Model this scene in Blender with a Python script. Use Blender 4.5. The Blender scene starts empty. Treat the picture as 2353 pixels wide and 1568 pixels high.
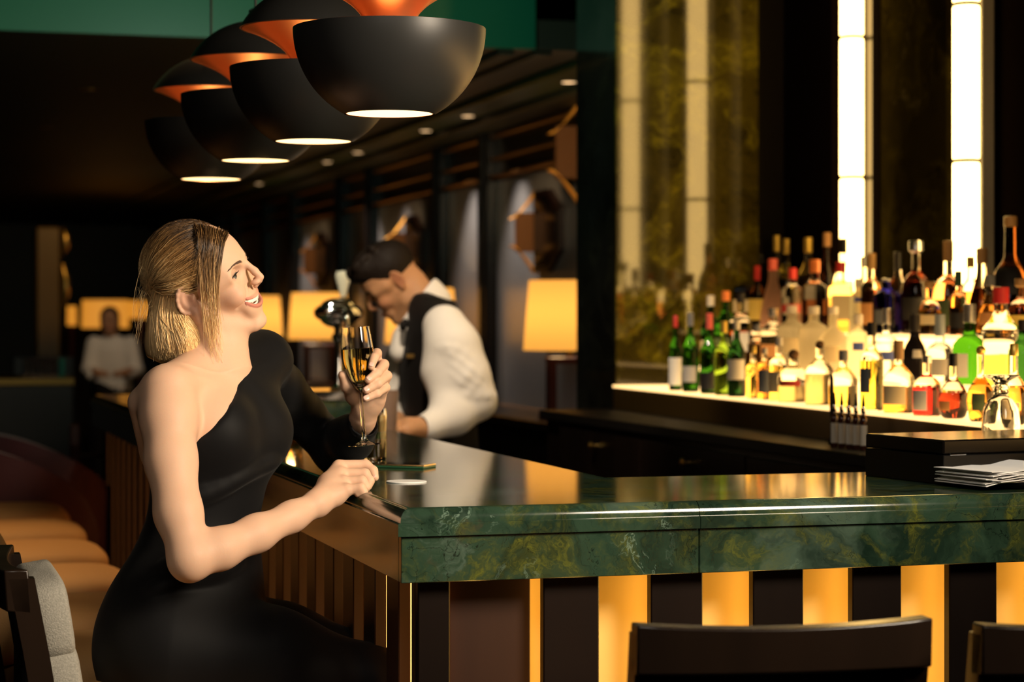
import bpy, math, random
import numpy as np
from mathutils import Vector as V, Matrix

# ------------------------------------------------------------------ camera, world, lights, exposure
F = 5000.0; CX = 1176.5; HY = 730.0; CAMZ = 1.42
sc = bpy.context.scene
COL = sc.collection
cam_data = bpy.data.cameras.new('camera')
cam = bpy.data.objects.new('camera', cam_data)
COL.objects.link(cam)
cam.location = (0, 0, CAMZ); cam.rotation_euler = (math.pi / 2, 0, 0)
cam_data.sensor_width = 36.0; cam_data.lens = F / 2353 * 36.0
cam_data.shift_y = -(784 - HY) / 2353
cam_data.clip_start = 0.05; cam_data.clip_end = 200
cam_data.dof.use_dof = True; cam_data.dof.focus_distance = 3.95; cam_data.dof.aperture_fstop = 4.0
sc.camera = cam
world = bpy.data.worlds.new('world'); sc.world = world; world.use_nodes = True
world.node_tree.nodes['Background'].inputs[0].default_value = (1.0, 0.8, 0.6, 1)
world.node_tree.nodes['Background'].inputs[1].default_value = 0.0
sc.view_settings.view_transform = 'Standard'; sc.view_settings.look = 'None'
sc.view_settings.gamma = 1.0; sc.view_settings.exposure = 0.0; sc.view_settings.use_curve_mapping = False
try:
    sc.cycles.use_denoising = True; sc.cycles.max_bounces = 8; sc.cycles.transmission_bounces = 6; sc.cycles.glossy_bounces = 4
    sc.cycles.diffuse_bounces = 3; sc.cycles.sample_clamp_indirect = 4.0; sc.cycles.caustics_reflective = False; sc.cycles.caustics_refractive = False
except Exception:
    pass

def area_light(name, loc, target, size, power, color, spread=math.pi):
    d = bpy.data.lights.new(name, 'AREA'); d.shape = 'DISK'; d.size = size; d.energy = power; d.color = color; d.spread = spread
    o = bpy.data.objects.new(name, d); COL.objects.link(o); o.location = loc
    o.rotation_euler = (V(target) - V(loc)).to_track_quat('-Z', 'Y').to_euler()
    return o
def spot_light(name, loc, target, power, color, angle, blend=0.6, rad=0.04):
    d = bpy.data.lights.new(name, 'SPOT'); d.energy = power; d.color = color; d.spot_size = angle; d.spot_blend = blend; d.shadow_soft_size = rad
    o = bpy.data.objects.new(name, d); COL.objects.link(o); o.location = loc
    o.rotation_euler = (V(target) - V(loc)).to_track_quat('-Z', 'Y').to_euler()
    return o
def point_light(name, loc, power, color, rad=0.03):
    d = bpy.data.lights.new(name, 'POINT'); d.energy = power; d.color = color; d.shadow_soft_size = rad
    o = bpy.data.objects.new(name, d); COL.objects.link(o); o.location = loc
    return o

# photographer's soft key from the camera's right, soft fill, and spots on single areas
area_light('key_light', (1.75, 2.25, 2.35), (-0.5, 4.05, 1.3), 0.85, 23, (1.0, 0.82, 0.61), math.radians(70))
area_light('soft_light', (-0.2, 1.2, 3.0), (0.1, 3.9, 1.0), 1.0, 4, (1.0, 0.88, 0.74), math.radians(70))
spot_light('bar_spot', (-0.35, 5.5, 3.05), (-0.1, 7.1, 1.3), 200, (1.0, 0.80, 0.58), math.radians(46))  # added overhead spot for the bartender's sleeve and face
spot_light('box_fill', (1.25, 3.55, 3.2), (.95, 4.1, 1.1), 42, (1.0, .93, .84), math.radians(30))  # added to brighten the napkins and box, no fixture here
spot_light('back_spot', (-3.0, 16.5, 2.45), (-3.3, 18.0, 1.2), 30, (1.0, 0.75, 0.5), math.radians(60))
spot_light('ceiling_fill', (-0.5, 6.5, 2.3), (-0.8, 8.6, 2.75), 42, (0.7, 1.0, 0.8), math.radians(120))  # added uplight that brightens the green ceiling face, hangs on no fixture

# ------------------------------------------------------------------ frames: pixels of the photograph to points
TH = math.atan2(1446.0, 5000.0)
CT, ST = math.cos(TH), math.sin(TH)
A3 = V((-ST, CT, 0)); B3 = V((CT, ST, 0))
C0 = V(((915 - CX) / F * 3.63, 3.63, 0))
def P(px, py, Y):
    return V(((px - CX) * Y / F, Y, CAMZ - (py - HY) * Y / F))
def loc(p):                      # world -> bar frame
    d = V(p) - C0
    return V((d.x * CT + d.y * ST, -d.x * ST + d.y * CT, p[2]))
def wld(x, y, z=0.0):            # bar frame -> world
    return C0 + B3 * x + A3 * y + V((0, 0, z))
def yx(px, x0):                  # depth at which the pixel column meets the plane x = x0 of the bar frame
    k = (px - CX) / F
    return (x0 + C0.x * CT + C0.y * ST) / (k * CT + ST)
def yy(px, y0):
    k = (px - CX) / F
    return (y0 - C0.x * ST + C0.y * CT) / (CT - k * ST)
def onx(px, x0): 
    Y = yx(px, x0); return loc(P(px, HY, Y)).y
def ony(px, y0):
    Y = yy(px, y0); return loc(P(px, HY, Y)).x
spot_light('seat_fill', tuple(wld(.22, 3.0, 3.1)), tuple(wld(-.45, 2.6, .75)), 120, (1.0, 0.60, 0.27), math.radians(60))  # added warm light on the chair seats, set to keep the bar side dark
def zat(py, Y): return CAMZ - (py - HY) * Y / F

# ------------------------------------------------------------------ mesh builder
class MB:
    def __init__(s): s.v = []; s.f = []
    def add(s, vs, fs):
        n = len(s.v); s.v += [tuple(p) for p in vs]; s.f += [tuple(i + n for i in f) for f in fs]; return s
    def box(s, lo, hi, bev=0.0, M=None):
        lo = V(lo); hi = V(hi)
        if bev <= 0:
            vs = [V((x, y, z)) for z in (lo.z, hi.z) for y in (lo.y, hi.y) for x in (lo.x, hi.x)]
            fs = [(0, 2, 3, 1), (4, 5, 7, 6), (0, 1, 5, 4), (2, 6, 7, 3), (0, 4, 6, 2), (1, 3, 7, 5)]
        else:
            bev = min(bev, (hi.x - lo.x) * .45, (hi.y - lo.y) * .45, (hi.z - lo.z) * .45)
            bm = bm_box(lo, hi, bev); vs, fs = bm
        if M is not None: vs = [M @ V(v) for v in vs]
        return s.add(vs, fs)
    def lathe(s, prof, seg=24, c=(0, 0, 0), M=None, sx=1.0, sy=1.0, a0=0.0, a1=2 * math.pi):
        c = V(c); n = len(prof); closed = abs(a1 - a0 - 2 * math.pi) < 1e-6
        m = seg if closed else seg + 1
        vs = []; fs = []
        for i in range(m):
            a = a0 + (a1 - a0) * i / seg
            for r, z in prof: vs.append(V((r * math.cos(a) * sx, r * math.sin(a) * sy, z)) + c)
        for i in range(seg):
            j = (i + 1) % m
            for k in range(n - 1):
                if prof[k][0] < 1e-7 and prof[k + 1][0] < 1e-7: continue
                q = (i * n + k, j * n + k, j * n + k + 1, i * n + k + 1)
                if prof[k][0] < 1e-7: q = (q[0], q[2], q[3])
                elif prof[k + 1][0] < 1e-7: q = (q[0], q[1], q[2])
                fs.append(q)
        if M is not None: vs = [M @ v for v in vs]
        return s.add(vs, fs)
    def tube(s, pts, rad, seg=8, cap=True):
        pts = [V(p) for p in pts]; n = len(pts)
        rs = rad if isinstance(rad, (list, tuple)) else [rad] * n
        vs = []; fs = []; up = None
        for i, p in enumerate(pts):
            t = (pts[min(i + 1, n - 1)] - pts[max(i - 1, 0)]).normalized()
            if up is None:
                up = V((0, 0, 1)) if abs(t.z) < .9 else V((1, 0, 0))
            u = (up - t * up.dot(t)).normalized(); w = t.cross(u); up = u
            for k in range(seg):
                a = 2 * math.pi * k / seg
                vs.append(p + (u * math.cos(a) + w * math.sin(a)) * rs[i])
        for i in range(n - 1):
            for k in range(seg):
                k2 = (k + 1) % seg
                fs.append((i * seg + k, i * seg + k2, (i + 1) * seg + k2, (i + 1) * seg + k))
        if cap:
            fs.append(tuple(range(seg - 1, -1, -1))); fs.append(tuple(range((n - 1) * seg, n * seg)))
        return s.add(vs, fs)
    def prism(s, poly, z0, z1):    # polygon counter-clockwise in x, y
        n = len(poly)
        vs = [(x, y, z0) for x, y in poly] + [(x, y, z1) for x, y in poly]
        fs = [tuple(range(n - 1, -1, -1)), tuple(range(n, 2 * n))] + [(i, (i + 1) % n, n + (i + 1) % n, n + i) for i in range(n)]
        return s.add(vs, fs)
    def superq(s, c, r, e1=.3, e2=.3, nu=28, nv=16, M=None):
        sg = lambda x, e: math.copysign(abs(x) ** e, x)
        vs = []; fs = []
        for j in range(nv + 1):
            p = -math.pi / 2 + math.pi * j / nv
            for i in range(nu):
                a = 2 * math.pi * i / nu
                vs.append(V((r[0] * sg(math.cos(p), e1) * sg(math.cos(a), e2), r[1] * sg(math.cos(p), e1) * sg(math.sin(a), e2), r[2] * sg(math.sin(p), e1))))
        for j in range(nv):
            for i in range(nu):
                i2 = (i + 1) % nu
                fs.append((j * nu + i, j * nu + i2, (j + 1) * nu + i2, (j + 1) * nu + i))
        c = V(c)
        vs = [(M @ v if M is not None else v) + c for v in vs]
        return s.add(vs, fs)
    def build(s, name, m, parent=None, smooth=False, kind=None):
        me = bpy.data.meshes.new(name); me.from_pydata(s.v, [], s.f); me.update()
        if smooth:
            me.polygons.foreach_set('use_smooth', [True] * len(me.polygons))
            if smooth != 'all':
                me.set_sharp_from_angle(angle=math.radians(smooth if smooth is not True else 38))
        o = bpy.data.objects.new(name, me); COL.objects.link(o)
        if m is not None: me.materials.append(m)
        if parent is not None: o.parent = parent
        if kind: o['kind'] = kind
        return o

_bb = {}
def bm_box(lo, hi, b):
    # chamfered box: 24 vertices
    lo = V(lo); hi = V(hi)
    vs = []; idx = {}
    for sx in (0, 1):
        for sy in (0, 1):
            for sz in (0, 1):
                c = V((hi.x if sx else lo.x, hi.y if sy else lo.y, hi.z if sz else lo.z))
                d = V((-b if sx else b, -b if sy else b, -b if sz else b))
                for ax in range(3):
                    p = c + d; p[ax] = c[ax]
                    idx[(sx, sy, sz, ax)] = len(vs); vs.append(p)
    fs = []
    for ax in range(3):
        o1, o2 = (ax + 1) % 3, (ax + 2) % 3
        for sd in (0, 1):
            q = []
            for u, w in ((0, 0), (1, 0), (1, 1), (0, 1)):
                k = [0, 0, 0]; k[ax] = sd; k[o1] = u; k[o2] = w
                q.append(idx[(k[0], k[1], k[2], ax)])
            fs.append(tuple(q if sd else q[::-1]))
    for ax in range(3):     # edge chamfers along ax
        o1, o2 = (ax + 1) % 3, (ax + 2) % 3
        for u in (0, 1):
            for w in (0, 1):
                k0 = [0, 0, 0]; k0[o1] = u; k0[o2] = w; k1 = list(k0); k1[ax] = 1
                q = (idx[(*k0, o1)], idx[(*k1, o1)], idx[(*k1, o2)], idx[(*k0, o2)])
                fs.append(q if (u ^ w) else q[::-1])
    for sx in (0, 1):
        for sy in (0, 1):
            for sz in (0, 1):
                q = tuple(idx[(sx, sy, sz, a)] for a in range(3))
                fs.append(q if (sx + sy + sz) % 2 else q[::-1])
    return vs, fs

def thing(name, label, cat, at=(0, 0, 0), rz=0.0, group=None):
    o = bpy.data.objects.new(name, None); COL.objects.link(o); o.empty_display_size = .05
    o.location = at; o.rotation_euler = (0, 0, rz); o['label'] = label; o['category'] = cat
    if group: o['group'] = group
    return o
def tag(o, label, cat, group=None):
    o['label'] = label; o['category'] = cat
    if group: o['group'] = group
    return o
def struct(o, label=None):
    o['kind'] = 'structure'
    if label: o['label'] = label
    return o
def frame(o):                    # put an object built in the bar frame into the world
    o.location = C0; o.rotation_euler = (0, 0, TH); return o
def copy_tree(o, parent=None):
    c = o.copy(); COL.objects.link(c)
    if parent is not None: c.parent = parent
    for ch in list(o.children): copy_tree(ch, c)
    return c

# ------------------------------------------------------------------ materials
def mat(name, col=(.5, .5, .5), rough=.5, metal=0.0, emit=None, es=0.0, trans=0.0, ior=1.45, coat=0.0, spec=.5, bump=None, var=None, attr=None, sheen=0.0, sss=0.0, alpha=1.0, aniso=None):
    m = bpy.data.materials.new(name); m.use_nodes = True
    nt = m.node_tree; b = nt.nodes['Principled BSDF']; I = b.inputs
    I['Base Color'].default_value = (*col, 1); I['Roughness'].default_value = rough; I['Metallic'].default_value = metal
    I['IOR'].default_value = ior; I['Transmission Weight'].default_value = trans; I['Coat Weight'].default_value = coat; I['Coat Roughness'].default_value = .05
    I['Specular IOR Level'].default_value = spec; I['Sheen Weight'].default_value = sheen; I['Alpha'].default_value = alpha
    if sss:
        I['Subsurface Weight'].default_value = sss; I['Subsurface Radius'].default_value = (.012, .004, .002); I['Subsurface Scale'].default_value = 1.0
    if emit is not None:
        I['Emission Color'].default_value = (*emit, 1); I['Emission Strength'].default_value = es
    def tc():
        n = nt.nodes.new('ShaderNodeTexCoord'); return n.outputs['Object']
    if attr:
        a = nt.nodes.new('ShaderNodeAttribute'); a.attribute_name = attr
        nt.links.new(a.outputs['Color'], I['Base Color'])
    if var:                      # (scale, colour2, detail, stretch)
        n = nt.nodes.new('ShaderNodeTexNoise'); n.inputs['Scale'].default_value = var[0]; n.inputs['Detail'].default_value = var[2] if len(var) > 2 else 4
        mp = nt.nodes.new('ShaderNodeMapping'); nt.links.new(tc(), mp.inputs['Vector'])
        if len(var) > 3: mp.inputs['Scale'].default_value = var[3]
        nt.links.new(mp.outputs[0], n.inputs['Vector'])
        r = nt.nodes.new('ShaderNodeValToRGB'); r.color_ramp.elements[0].position = .35; r.color_ramp.elements[1].position = .65
        r.color_ramp.elements[0].color = (*col, 1); r.color_ramp.elements[1].color = (*var[1], 1)
        nt.links.new(n.outputs['Fac'], r.inputs[0]); nt.links.new(r.outputs[0], I['Base Color'])
    if bump:                     # (scale, strength, stretch)
        n = nt.nodes.new('ShaderNodeTexNoise'); n.inputs['Scale'].default_value = bump[0]; n.inputs['Detail'].default_value = 3
        mp = nt.nodes.new('ShaderNodeMapping'); nt.links.new(tc(), mp.inputs['Vector'])
        if len(bump) > 2: mp.inputs['Scale'].default_value = bump[2]
        nt.links.new(mp.outputs[0], n.inputs['Vector'])
        bp = nt.nodes.new('ShaderNodeBump'); bp.inputs['Strength'].default_value = bump[1]; bp.inputs['Distance'].default_value = .004
        nt.links.new(n.outputs['Fac'], bp.inputs['Height']); nt.links.new(bp.outputs[0], I['Normal'])
    return m

def marble(name, dark, mid, pale, vein, scale=1.0, rough=.07, veinw=1.0, red=None, ior=1.55, vgate=0.0, spec=.5):
    m = bpy.data.materials.new(name); m.use_nodes = True
    nt = m.node_tree; N = nt.nodes.new; Lk = nt.links.new
    b = nt.nodes['Principled BSDF']; b.inputs['Roughness'].default_value = rough; b.inputs['IOR'].default_value = ior; b.inputs['Specular IOR Level'].default_value = spec
    tcn = N('ShaderNodeTexCoord'); mp = N('ShaderNodeMapping'); Lk(tcn.outputs['Object'], mp.inputs[0]); mp.inputs['Scale'].default_value = (scale, scale, scale)
    mp.inputs['Rotation'].default_value = (.5, .65, .3)
    def noise(sca, det, dist=0.0, src=None, rg=.55):
        n = N('ShaderNodeTexNoise'); n.inputs['Scale'].default_value = sca; n.inputs['Detail'].default_value = det; n.inputs['Distortion'].default_value = dist; n.inputs['Roughness'].default_value = rg
        Lk(src if src is not None else mp.outputs[0], n.inputs['Vector']); return n
    def ramp(src, stops):
        r = N('ShaderNodeValToRGB'); e = r.color_ramp.elements
        while len(e) < len(stops): e.new(.5)
        for k, (p, c) in enumerate(stops): e[k].position = p; e[k].color = (*c, 1) if len(c) == 3 else c
        Lk(src, r.inputs[0]); return r
    def mix(fac, a, bb):
        x = N('ShaderNodeMix'); x.data_type = 'RGBA'; Lk(fac, x.inputs[0])
        (Lk(a, x.inputs[6]) if not isinstance(a, tuple) else setattr(x.inputs[6], 'default_value', (*a, 1)))
        (Lk(bb, x.inputs[7]) if not isinstance(bb, tuple) else setattr(x.inputs[7], 'default_value', (*bb, 1)))
        return x.outputs[2]
    def warp(sca, amt, src):
        n = noise(sca, 5, 0, src); v = N('ShaderNodeVectorMath'); v.operation = 'MULTIPLY_ADD'
        Lk(n.outputs['Color'], v.inputs[0]); v.inputs[1].default_value = (amt, amt, amt); Lk(src, v.inputs[2]); return v.outputs[0]
    wv = warp(2.2, .55, mp.outputs[0])
    w2 = warp(7.0, .16, wv)
    def mul(x, y):
        m_ = N('ShaderNodeMath'); m_.operation = 'MULTIPLY'; Lk(x, m_.inputs[0])
        (Lk(y, m_.inputs[1]) if not isinstance(y, float) else setattr(m_.inputs[1], 'default_value', y)); return m_.outputs[0]
    g = lambda v: (v, v, v)
    base = noise(3.2, 12, .6, w2, .68)
    c = ramp(base.outputs['Fac'], [(.30, dark), (.46, mid), (.58, tuple(1.15 * x for x in mid)), (.74, pale)]).outputs[0]
    # soft pale clasts and dark pools
    c = mix(mul(ramp(noise(1.7, 4, .8, w2, .5).outputs['Fac'], [(.56, g(0)), (.66, g(1))]).outputs[0], .45), c, pale)
    c = mix(mul(ramp(noise(2.1, 5, .6, wv, .6).outputs['Fac'], [(.40, g(1)), (.52, g(0))]).outputs[0], .7), c, dark)
    if red: c = mix(mul(ramp(noise(2.4, 5, .4, wv).outputs['Fac'], [(.58, g(0)), (.70, g(1))]).outputs[0], .55), c, red)
    # olive mist, then fibrous olive veins inside it
    mist = ramp(noise(2.6, 8, 1.6, wv, .62).outputs['Fac'], [(.48, g(0)), (.68, g(1))]).outputs[0]
    c = mix(mul(mist, .55 * veinw), c, tuple(.75 * x for x in vein))
    def ridge(sca, wid, dist, src, rg=.6):
        n = noise(sca, 9, dist, src, rg)
        s1 = N('ShaderNodeMath'); s1.operation = 'SUBTRACT'; Lk(n.outputs['Fac'], s1.inputs[0]); s1.inputs[1].default_value = .5
        s2 = N('ShaderNodeMath'); s2.operation = 'ABSOLUTE'; Lk(s1.outputs[0], s2.inputs[0])
        return ramp(s2.outputs[0], [(0, g(1)), (wid, g(0))]).outputs[0]
    c = mix(mul(mul(ridge(6.0, .035, 1.2, w2), mist), .75 * veinw), c, tuple(1.3 * x for x in vein))
    c = mix(mul(mul(ridge(15.0, .04, .8, w2), mist), .5 * veinw), c, tuple(1.5 * x for x in vein))
    # dark hairline cracks, broken up, and rare white threads
    def cracks(sca, wid, gs, lo_, hi_):
        v2 = N('ShaderNodeTexVoronoi'); v2.feature = 'DISTANCE_TO_EDGE'; v2.inputs['Scale'].default_value = sca; Lk(w2, v2.inputs['Vector'])
        return mul(ramp(v2.outputs['Distance'], [(0, g(1)), (wid, g(0))]).outputs[0], ramp(noise(gs, 3, 0, wv).outputs['Fac'], [(lo_, g(0)), (hi_, g(1))]).outputs[0])
    c = mix(mul(cracks(7.0, .012, 3.3, .46, .58), .8), c, tuple(.2 * x for x in dark))
    c = mix(mul(cracks(17.0, .016, 4.1, .50, .60), .7), c, tuple(.2 * x for x in dark))
    c = mix(mul(mul(ridge(2.2, .006, .6, w2), ramp(noise(1.9, 2, 0, wv).outputs['Fac'], [(.56, g(0)), (.64, g(1))]).outputs[0]), .7), c, tuple(min(1, 2.2 * x) for x in pale))
    Lk(c, b.inputs['Base Color'])
    return m

def shade_mat(name, em, es, tr, fac):
    m = bpy.data.materials.new(name); m.use_nodes = True; nt = m.node_tree; nt.nodes.remove(nt.nodes['Principled BSDF'])
    e = nt.nodes.new('ShaderNodeEmission'); e.inputs[0].default_value = (*em, 1); e.inputs[1].default_value = es
    t = nt.nodes.new('ShaderNodeBsdfTranslucent'); t.inputs[0].default_value = (*[x * fac for x in tr], 1)
    a = nt.nodes.new('ShaderNodeAddShader'); nt.links.new(e.outputs[0], a.inputs[0]); nt.links.new(t.outputs[0], a.inputs[1])
    nt.links.new(a.outputs[0], nt.nodes['Material Output'].inputs[0]); return m

M = {}
M['marble_bar'] = marble('green_marble', (.0035, .010, .0065), (.020, .043, .026), (.080, .120, .092), (.085, .092, .012), 2.0, .10, red=(.085, .042, .022), ior=1.6)
M['marble_wall'] = marble('olive_marble', (.010, .0075, .001), (.046, .035, .004), (.12, .095, .035), (.15, .125, .008), .75, .06, 1.7, ior=1.57)
M['marble_dark'] = marble('dark_marble', (.004, .004, .003), (.012, .012, .009), (.03, .032, .03), (.02, .02, .012), .9, .09)
M['black_gloss'] = mat('black_lacquer', (.004, .003, .0025), .2, spec=.35)
M['espresso'] = mat('espresso_wood', (.0045, .0026, .0018), .32, spec=.3, var=(6, (.009, .005, .0035), 5, (1, 1, .12)))
M['espresso_matte'] = mat('espresso_board', (.005, .0035, .003), .5, spec=.2)
M['mahogany'] = mat('mahogany', (.05, .010, .007), .32, var=(5, (.085, .018, .010), 5, (1, 1, .1)))
M['slat_wood'] = mat('slat_wood', (.026, .010, .005), .4, var=(5, (.042, .016, .007), 5, (1, 1, .1)))
M['gold'] = mat('gold_panel', (.72, .50, .17), .5, spec=.2)
M['brass'] = mat('brass', (.62, .40, .12), .3, 1.0)
M['brass_dark'] = mat('aged_brass', (.16, .095, .022), .35, .8)
M['copper'] = mat('copper_leaf', (.82, .34, .14), .32, .85)
M['lamp_black'] = mat('matt_black_enamel', (.018, .018, .017), .40)
M['chrome'] = mat('chrome', (.75, .73, .70), .07, 1.0)
M['led'] = mat('amber_led', (1, .6, .2), .5, emit=(1.0, .54, .11), es=12)
M['led_top'] = mat('shelf_light', (1, .85, .6), .4, emit=(1.0, .60, .22), es=2.0)
M['led_riser'] = mat('riser_light', (1, .85, .6), .4, emit=(1.0, .58, .19), es=4.2)
M['acrylic'] = mat('dark_acrylic', (.03, .022, .012), .25)
M['tube'] = mat('tube_diffuser', (1, .95, .85), .3, emit=(1.0, .62, .19), es=11.0)
M['bulb'] = mat('lamp_opening', (1, .9, .7), .4, emit=(1.0, .66, .27), es=3.2)
M['shade'] = shade_mat('linen_shade', (1.0, .45, .065), .50, (1.0, .60, .20), .30)
M['shade_dim'] = mat('linen_shade_dim', (.9, .7, .4), .7, emit=(1.0, .36, .03), es=.62)
M['downlight'] = mat('downlight_lens', (1, .8, .6), .4, emit=(1.0, .62, .3), es=2.2)
M['flame'] = mat('flame', (1, .8, .4), .5, emit=(1.0, .6, .2), es=9)
M['ceiling'] = mat('ceiling_paint', (.018, .022, .012), .55)
M['ceiling_green'] = mat('emerald_paint', (.004, .14, .075), .38)
M['cornice'] = mat('olive_cornice', (.035, .055, .016), .45)
M['wall_dark'] = mat('dark_wall', (.010, .007, .005), .4)
M['fabric_wall'] = mat('grey_wall_panel', (.20, .19, .19), .30, var=(220, (.16, .15, .15), 2))
M['gilt'] = mat('gilt_leaf', (1.0, .46, .07), .45, .2)
M['copper_trim'] = mat('bronze_trim', (.30, .13, .035), .35, .6)
M['floor'] = mat('dark_floor', (.02, .012, .008), .4)
M['linen'] = mat('grey_linen', (.36, .34, .29), .85, bump=(420, .5), var=(300, (.27, .26, .22), 2))
M['tan'] = mat('tan_fabric', (.50, .27, .095), .75, bump=(300, .25))
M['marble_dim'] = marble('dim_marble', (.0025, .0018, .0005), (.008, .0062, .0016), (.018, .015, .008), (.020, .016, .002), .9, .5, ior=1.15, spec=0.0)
M['matte_black'] = mat('matte_black_board', (.004, .0025, .002), .6, spec=0.0)
M['chair_wood'] = mat('chair_wood', (.010, .006, .004), .26, spec=.5, var=(6, (.018, .010, .006), 5, (1, 1, .12)))
M['burgundy'] = mat('burgundy_velvet', (.055, .009, .012), .75, sheen=.2)
M['panel_fabric'] = mat('brown_woven', (.035, .024, .016), .8, bump=(400, .4))
M['paper'] = mat('white_paper', (.82, .82, .80), .8)
M['black_plastic'] = mat('black_plastic', (.004, .004, .004), .4, spec=.2)
M['glass'] = mat('clear_glass', (1, 1, 1), .0, trans=1.0, ior=1.45)
M['ceramic'] = mat('ivory_ceramic', (.70, .60, .46), .3)
# ================================================================== the room (bar frame: x to the right along the front, y away along the side arm)
WX = 2.38                        # plane of the right-hand wall
o = frame(MB().box((-5.2, -6, -.1), (3.2, 24, 0)).build('floor', M['floor'])); struct(o)
YS = 4.85                        # where the low ceiling starts
o = frame(MB().box((-5.2, YS, 2.5), (3.2, 24, 2.62)).build('ceiling', M['ceiling'])); struct(o, 'low dark ceiling over the rear of the bar room')
ceil = o
e = MB().box((-5.2, YS - .03, 2.497), (1.69, YS - .001, 3.4)).build('ceiling_riser', M['ceiling_green'], ceil); e['label'] = 'emerald green face of the dropped ceiling'
o = frame(MB().box((-5.2, -6, 3.4), (3.2, YS + .1, 3.5)).build('ceiling.001', M['ceiling'])); struct(o, 'high ceiling over the front of the bar')
for k, (x0, x1, z0, z1, m) in enumerate([(1.95, 2.37, 2.46, 2.499, 'cornice'), (2.14, 2.37, 2.42, 2.46, 'ceiling'), (1.55, 1.62, 2.475, 2.499, 'ceiling'), (1.35, 1.40, 2.475, 2.499, 'cornice'), (1.70, 1.78, 2.48, 2.499, 'ceiling')]):
    struct(frame(MB().box((x0, YS + .02, z0), (x1, 21.9, z1), .008).build('trim_%d' % (k + 1), M[m])), 'stepped ceiling moulding running along the panelled wall')
o = frame(MB().box((-5.3, 22, 0), (3.2, 22.2, 2.6)).build('wall_back', M['wall_dark'])); struct(o)
o = frame(MB().box((-5.3, -6, 0), (-5.2, 22, 3.5)).build('wall_left', M['wall_dark'])); struct(o)
o = frame(MB().box((-5.2, -6.1, 0), (3.2, -6, 3.5)).build('wall_front', M['wall_dark'])); struct(o)

# panelled wall on the right, behind the bartender
wr = frame(MB().box((WX, -6, 0), (WX + .15, 22, 3.45)).build('wall_right', M['wall_dark'])); struct(wr, 'dark panelled wall behind the back bar and the lamps')
pil_px = [1140, 1030, 870, 800, 690, 625]
ys = [4.34] + [onx(p, WX) for p in pil_px]
ys += [ys[-1] + 1.75, ys[-1] + 2.75, ys[-1] + 4.5]
for k in range(len(ys) - 1):
    y0, y1 = ys[k] + (.09 if k else 0), ys[k + 1] - .09
    MB().box((WX - .02, y0, .95), (WX - .001, y1, 2.16), .004).build('wall_panel', M['fabric_wall'], wr)
    MB().box((WX - .025, y0, .0), (WX - .001, y1, .93), .004).build('dado_panel', M['espresso'], wr)
    MB().box((WX - .05, y0, .93), (WX - .001, y1, .955), .006).build('dado_rail', M['copper_trim'], wr)
    MB().box((WX - .03, y0, 2.18), (WX - .001, y1, 2.42), .004).build('frieze_panel', M['espresso'], wr)
    for z in (2.17, 2.265, 2.385):
        MB().box((WX - .06, y0, z), (WX - .001, y1, z + .017), .004).build('bronze_molding', M['copper_trim'], wr)
for y in ys[1:]:
    MB().box((WX - .085, y - .085, 0), (WX - .001, y + .085, 2.46), .012).build('pilaster', M['black_gloss'], wr)
    MB().box((WX - .1, y - .03, 0), (WX - .08, y + .03, 2.46), .006).build('pilaster_fillet', M['espresso'], wr)

# marble partition with polished face at the end of the back bar
MY = 3.87
mp = frame(MB().box((1.705, MY, 0), (WX, MY + .46, 3.4)).build('wall_marble', M['marble_dark'])); struct(mp, 'polished dark marble pier between the back bar and the panelled wall')
e = MB().box((1.70, MY - .02, 1.10), (2.25, MY - .001, 3.4), .002).build('marble_facing', M['marble_wall'], mp); e['label'] = 'olive green polished marble slab'
MB().box((2.25, MY - .015, 1.10), (WX - .001, MY - .001, 3.4)).build('marble_return', M['black_gloss'], mp)

# back wall of the back bar: black panels and an olive marble panel between the light tubes
def strip(name, px0, px1, m, t):
    ya, yb = onx(px0, WX - t), onx(px1, WX - t)
    return MB().box((WX - t, min(ya, yb), 1.0), (WX - .001, max(ya, yb), 3.4), .003).build(name, m, wr)
strip('black_panel', 1776, 1912, M['matte_black'], .03)
strip('marble_panel', 1984, 2176, M['marble_dim'], .02)
strip('black_panel', 2262, 2420, M['matte_black'], .03)

def light_tube(px, Y, half, label):
    l = loc(P(px, HY, Y))
    y = l.y
    t = thing('light_column', label, 'light', wld(2.285, y, 0), TH, 'glowing light columns of the back bar')
    MB().box((.05, -half - .012, 1.36), (.094, half + .012, 3.39), .004).build('backplate', M['espresso'], t)
    zs = [1.38, 1.418, 1.888, 2.356, 2.826, 3.296]
    for a, b in zip(zs[:-1], zs[1:]):
        pr = [(half - .003, a + .005), (half, a + .010), (half, b - .010), (half - .003, b - .005)]
        MB().lathe([(1e-9, a + .004)] + pr + [(1e-9, b - .004)], 24, sx=.9).build('diffuser', M['tube'], t, True)
    for z in zs:
        MB().lathe([(1e-9, z - .0055), (half * 1.02, z - .0055), (half * 1.02, z + .0055), (1e-9, z + .0055)], 24, sx=.9).build('joint_ring', M['black_plastic'], t)
    if Y < 7: MB().box((.02, -half - .020, 1.37), (.06, -half - .004, 3.39), .003).build('side_channel', M['linen'], t)
    return t
light_tube(1950, 7.27, .043, 'tall glowing light column farther from the camera, beside black panel')
light_tube(2208, 6.50, .043, 'tall glowing light column nearer the camera, behind orange bottles')

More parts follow.
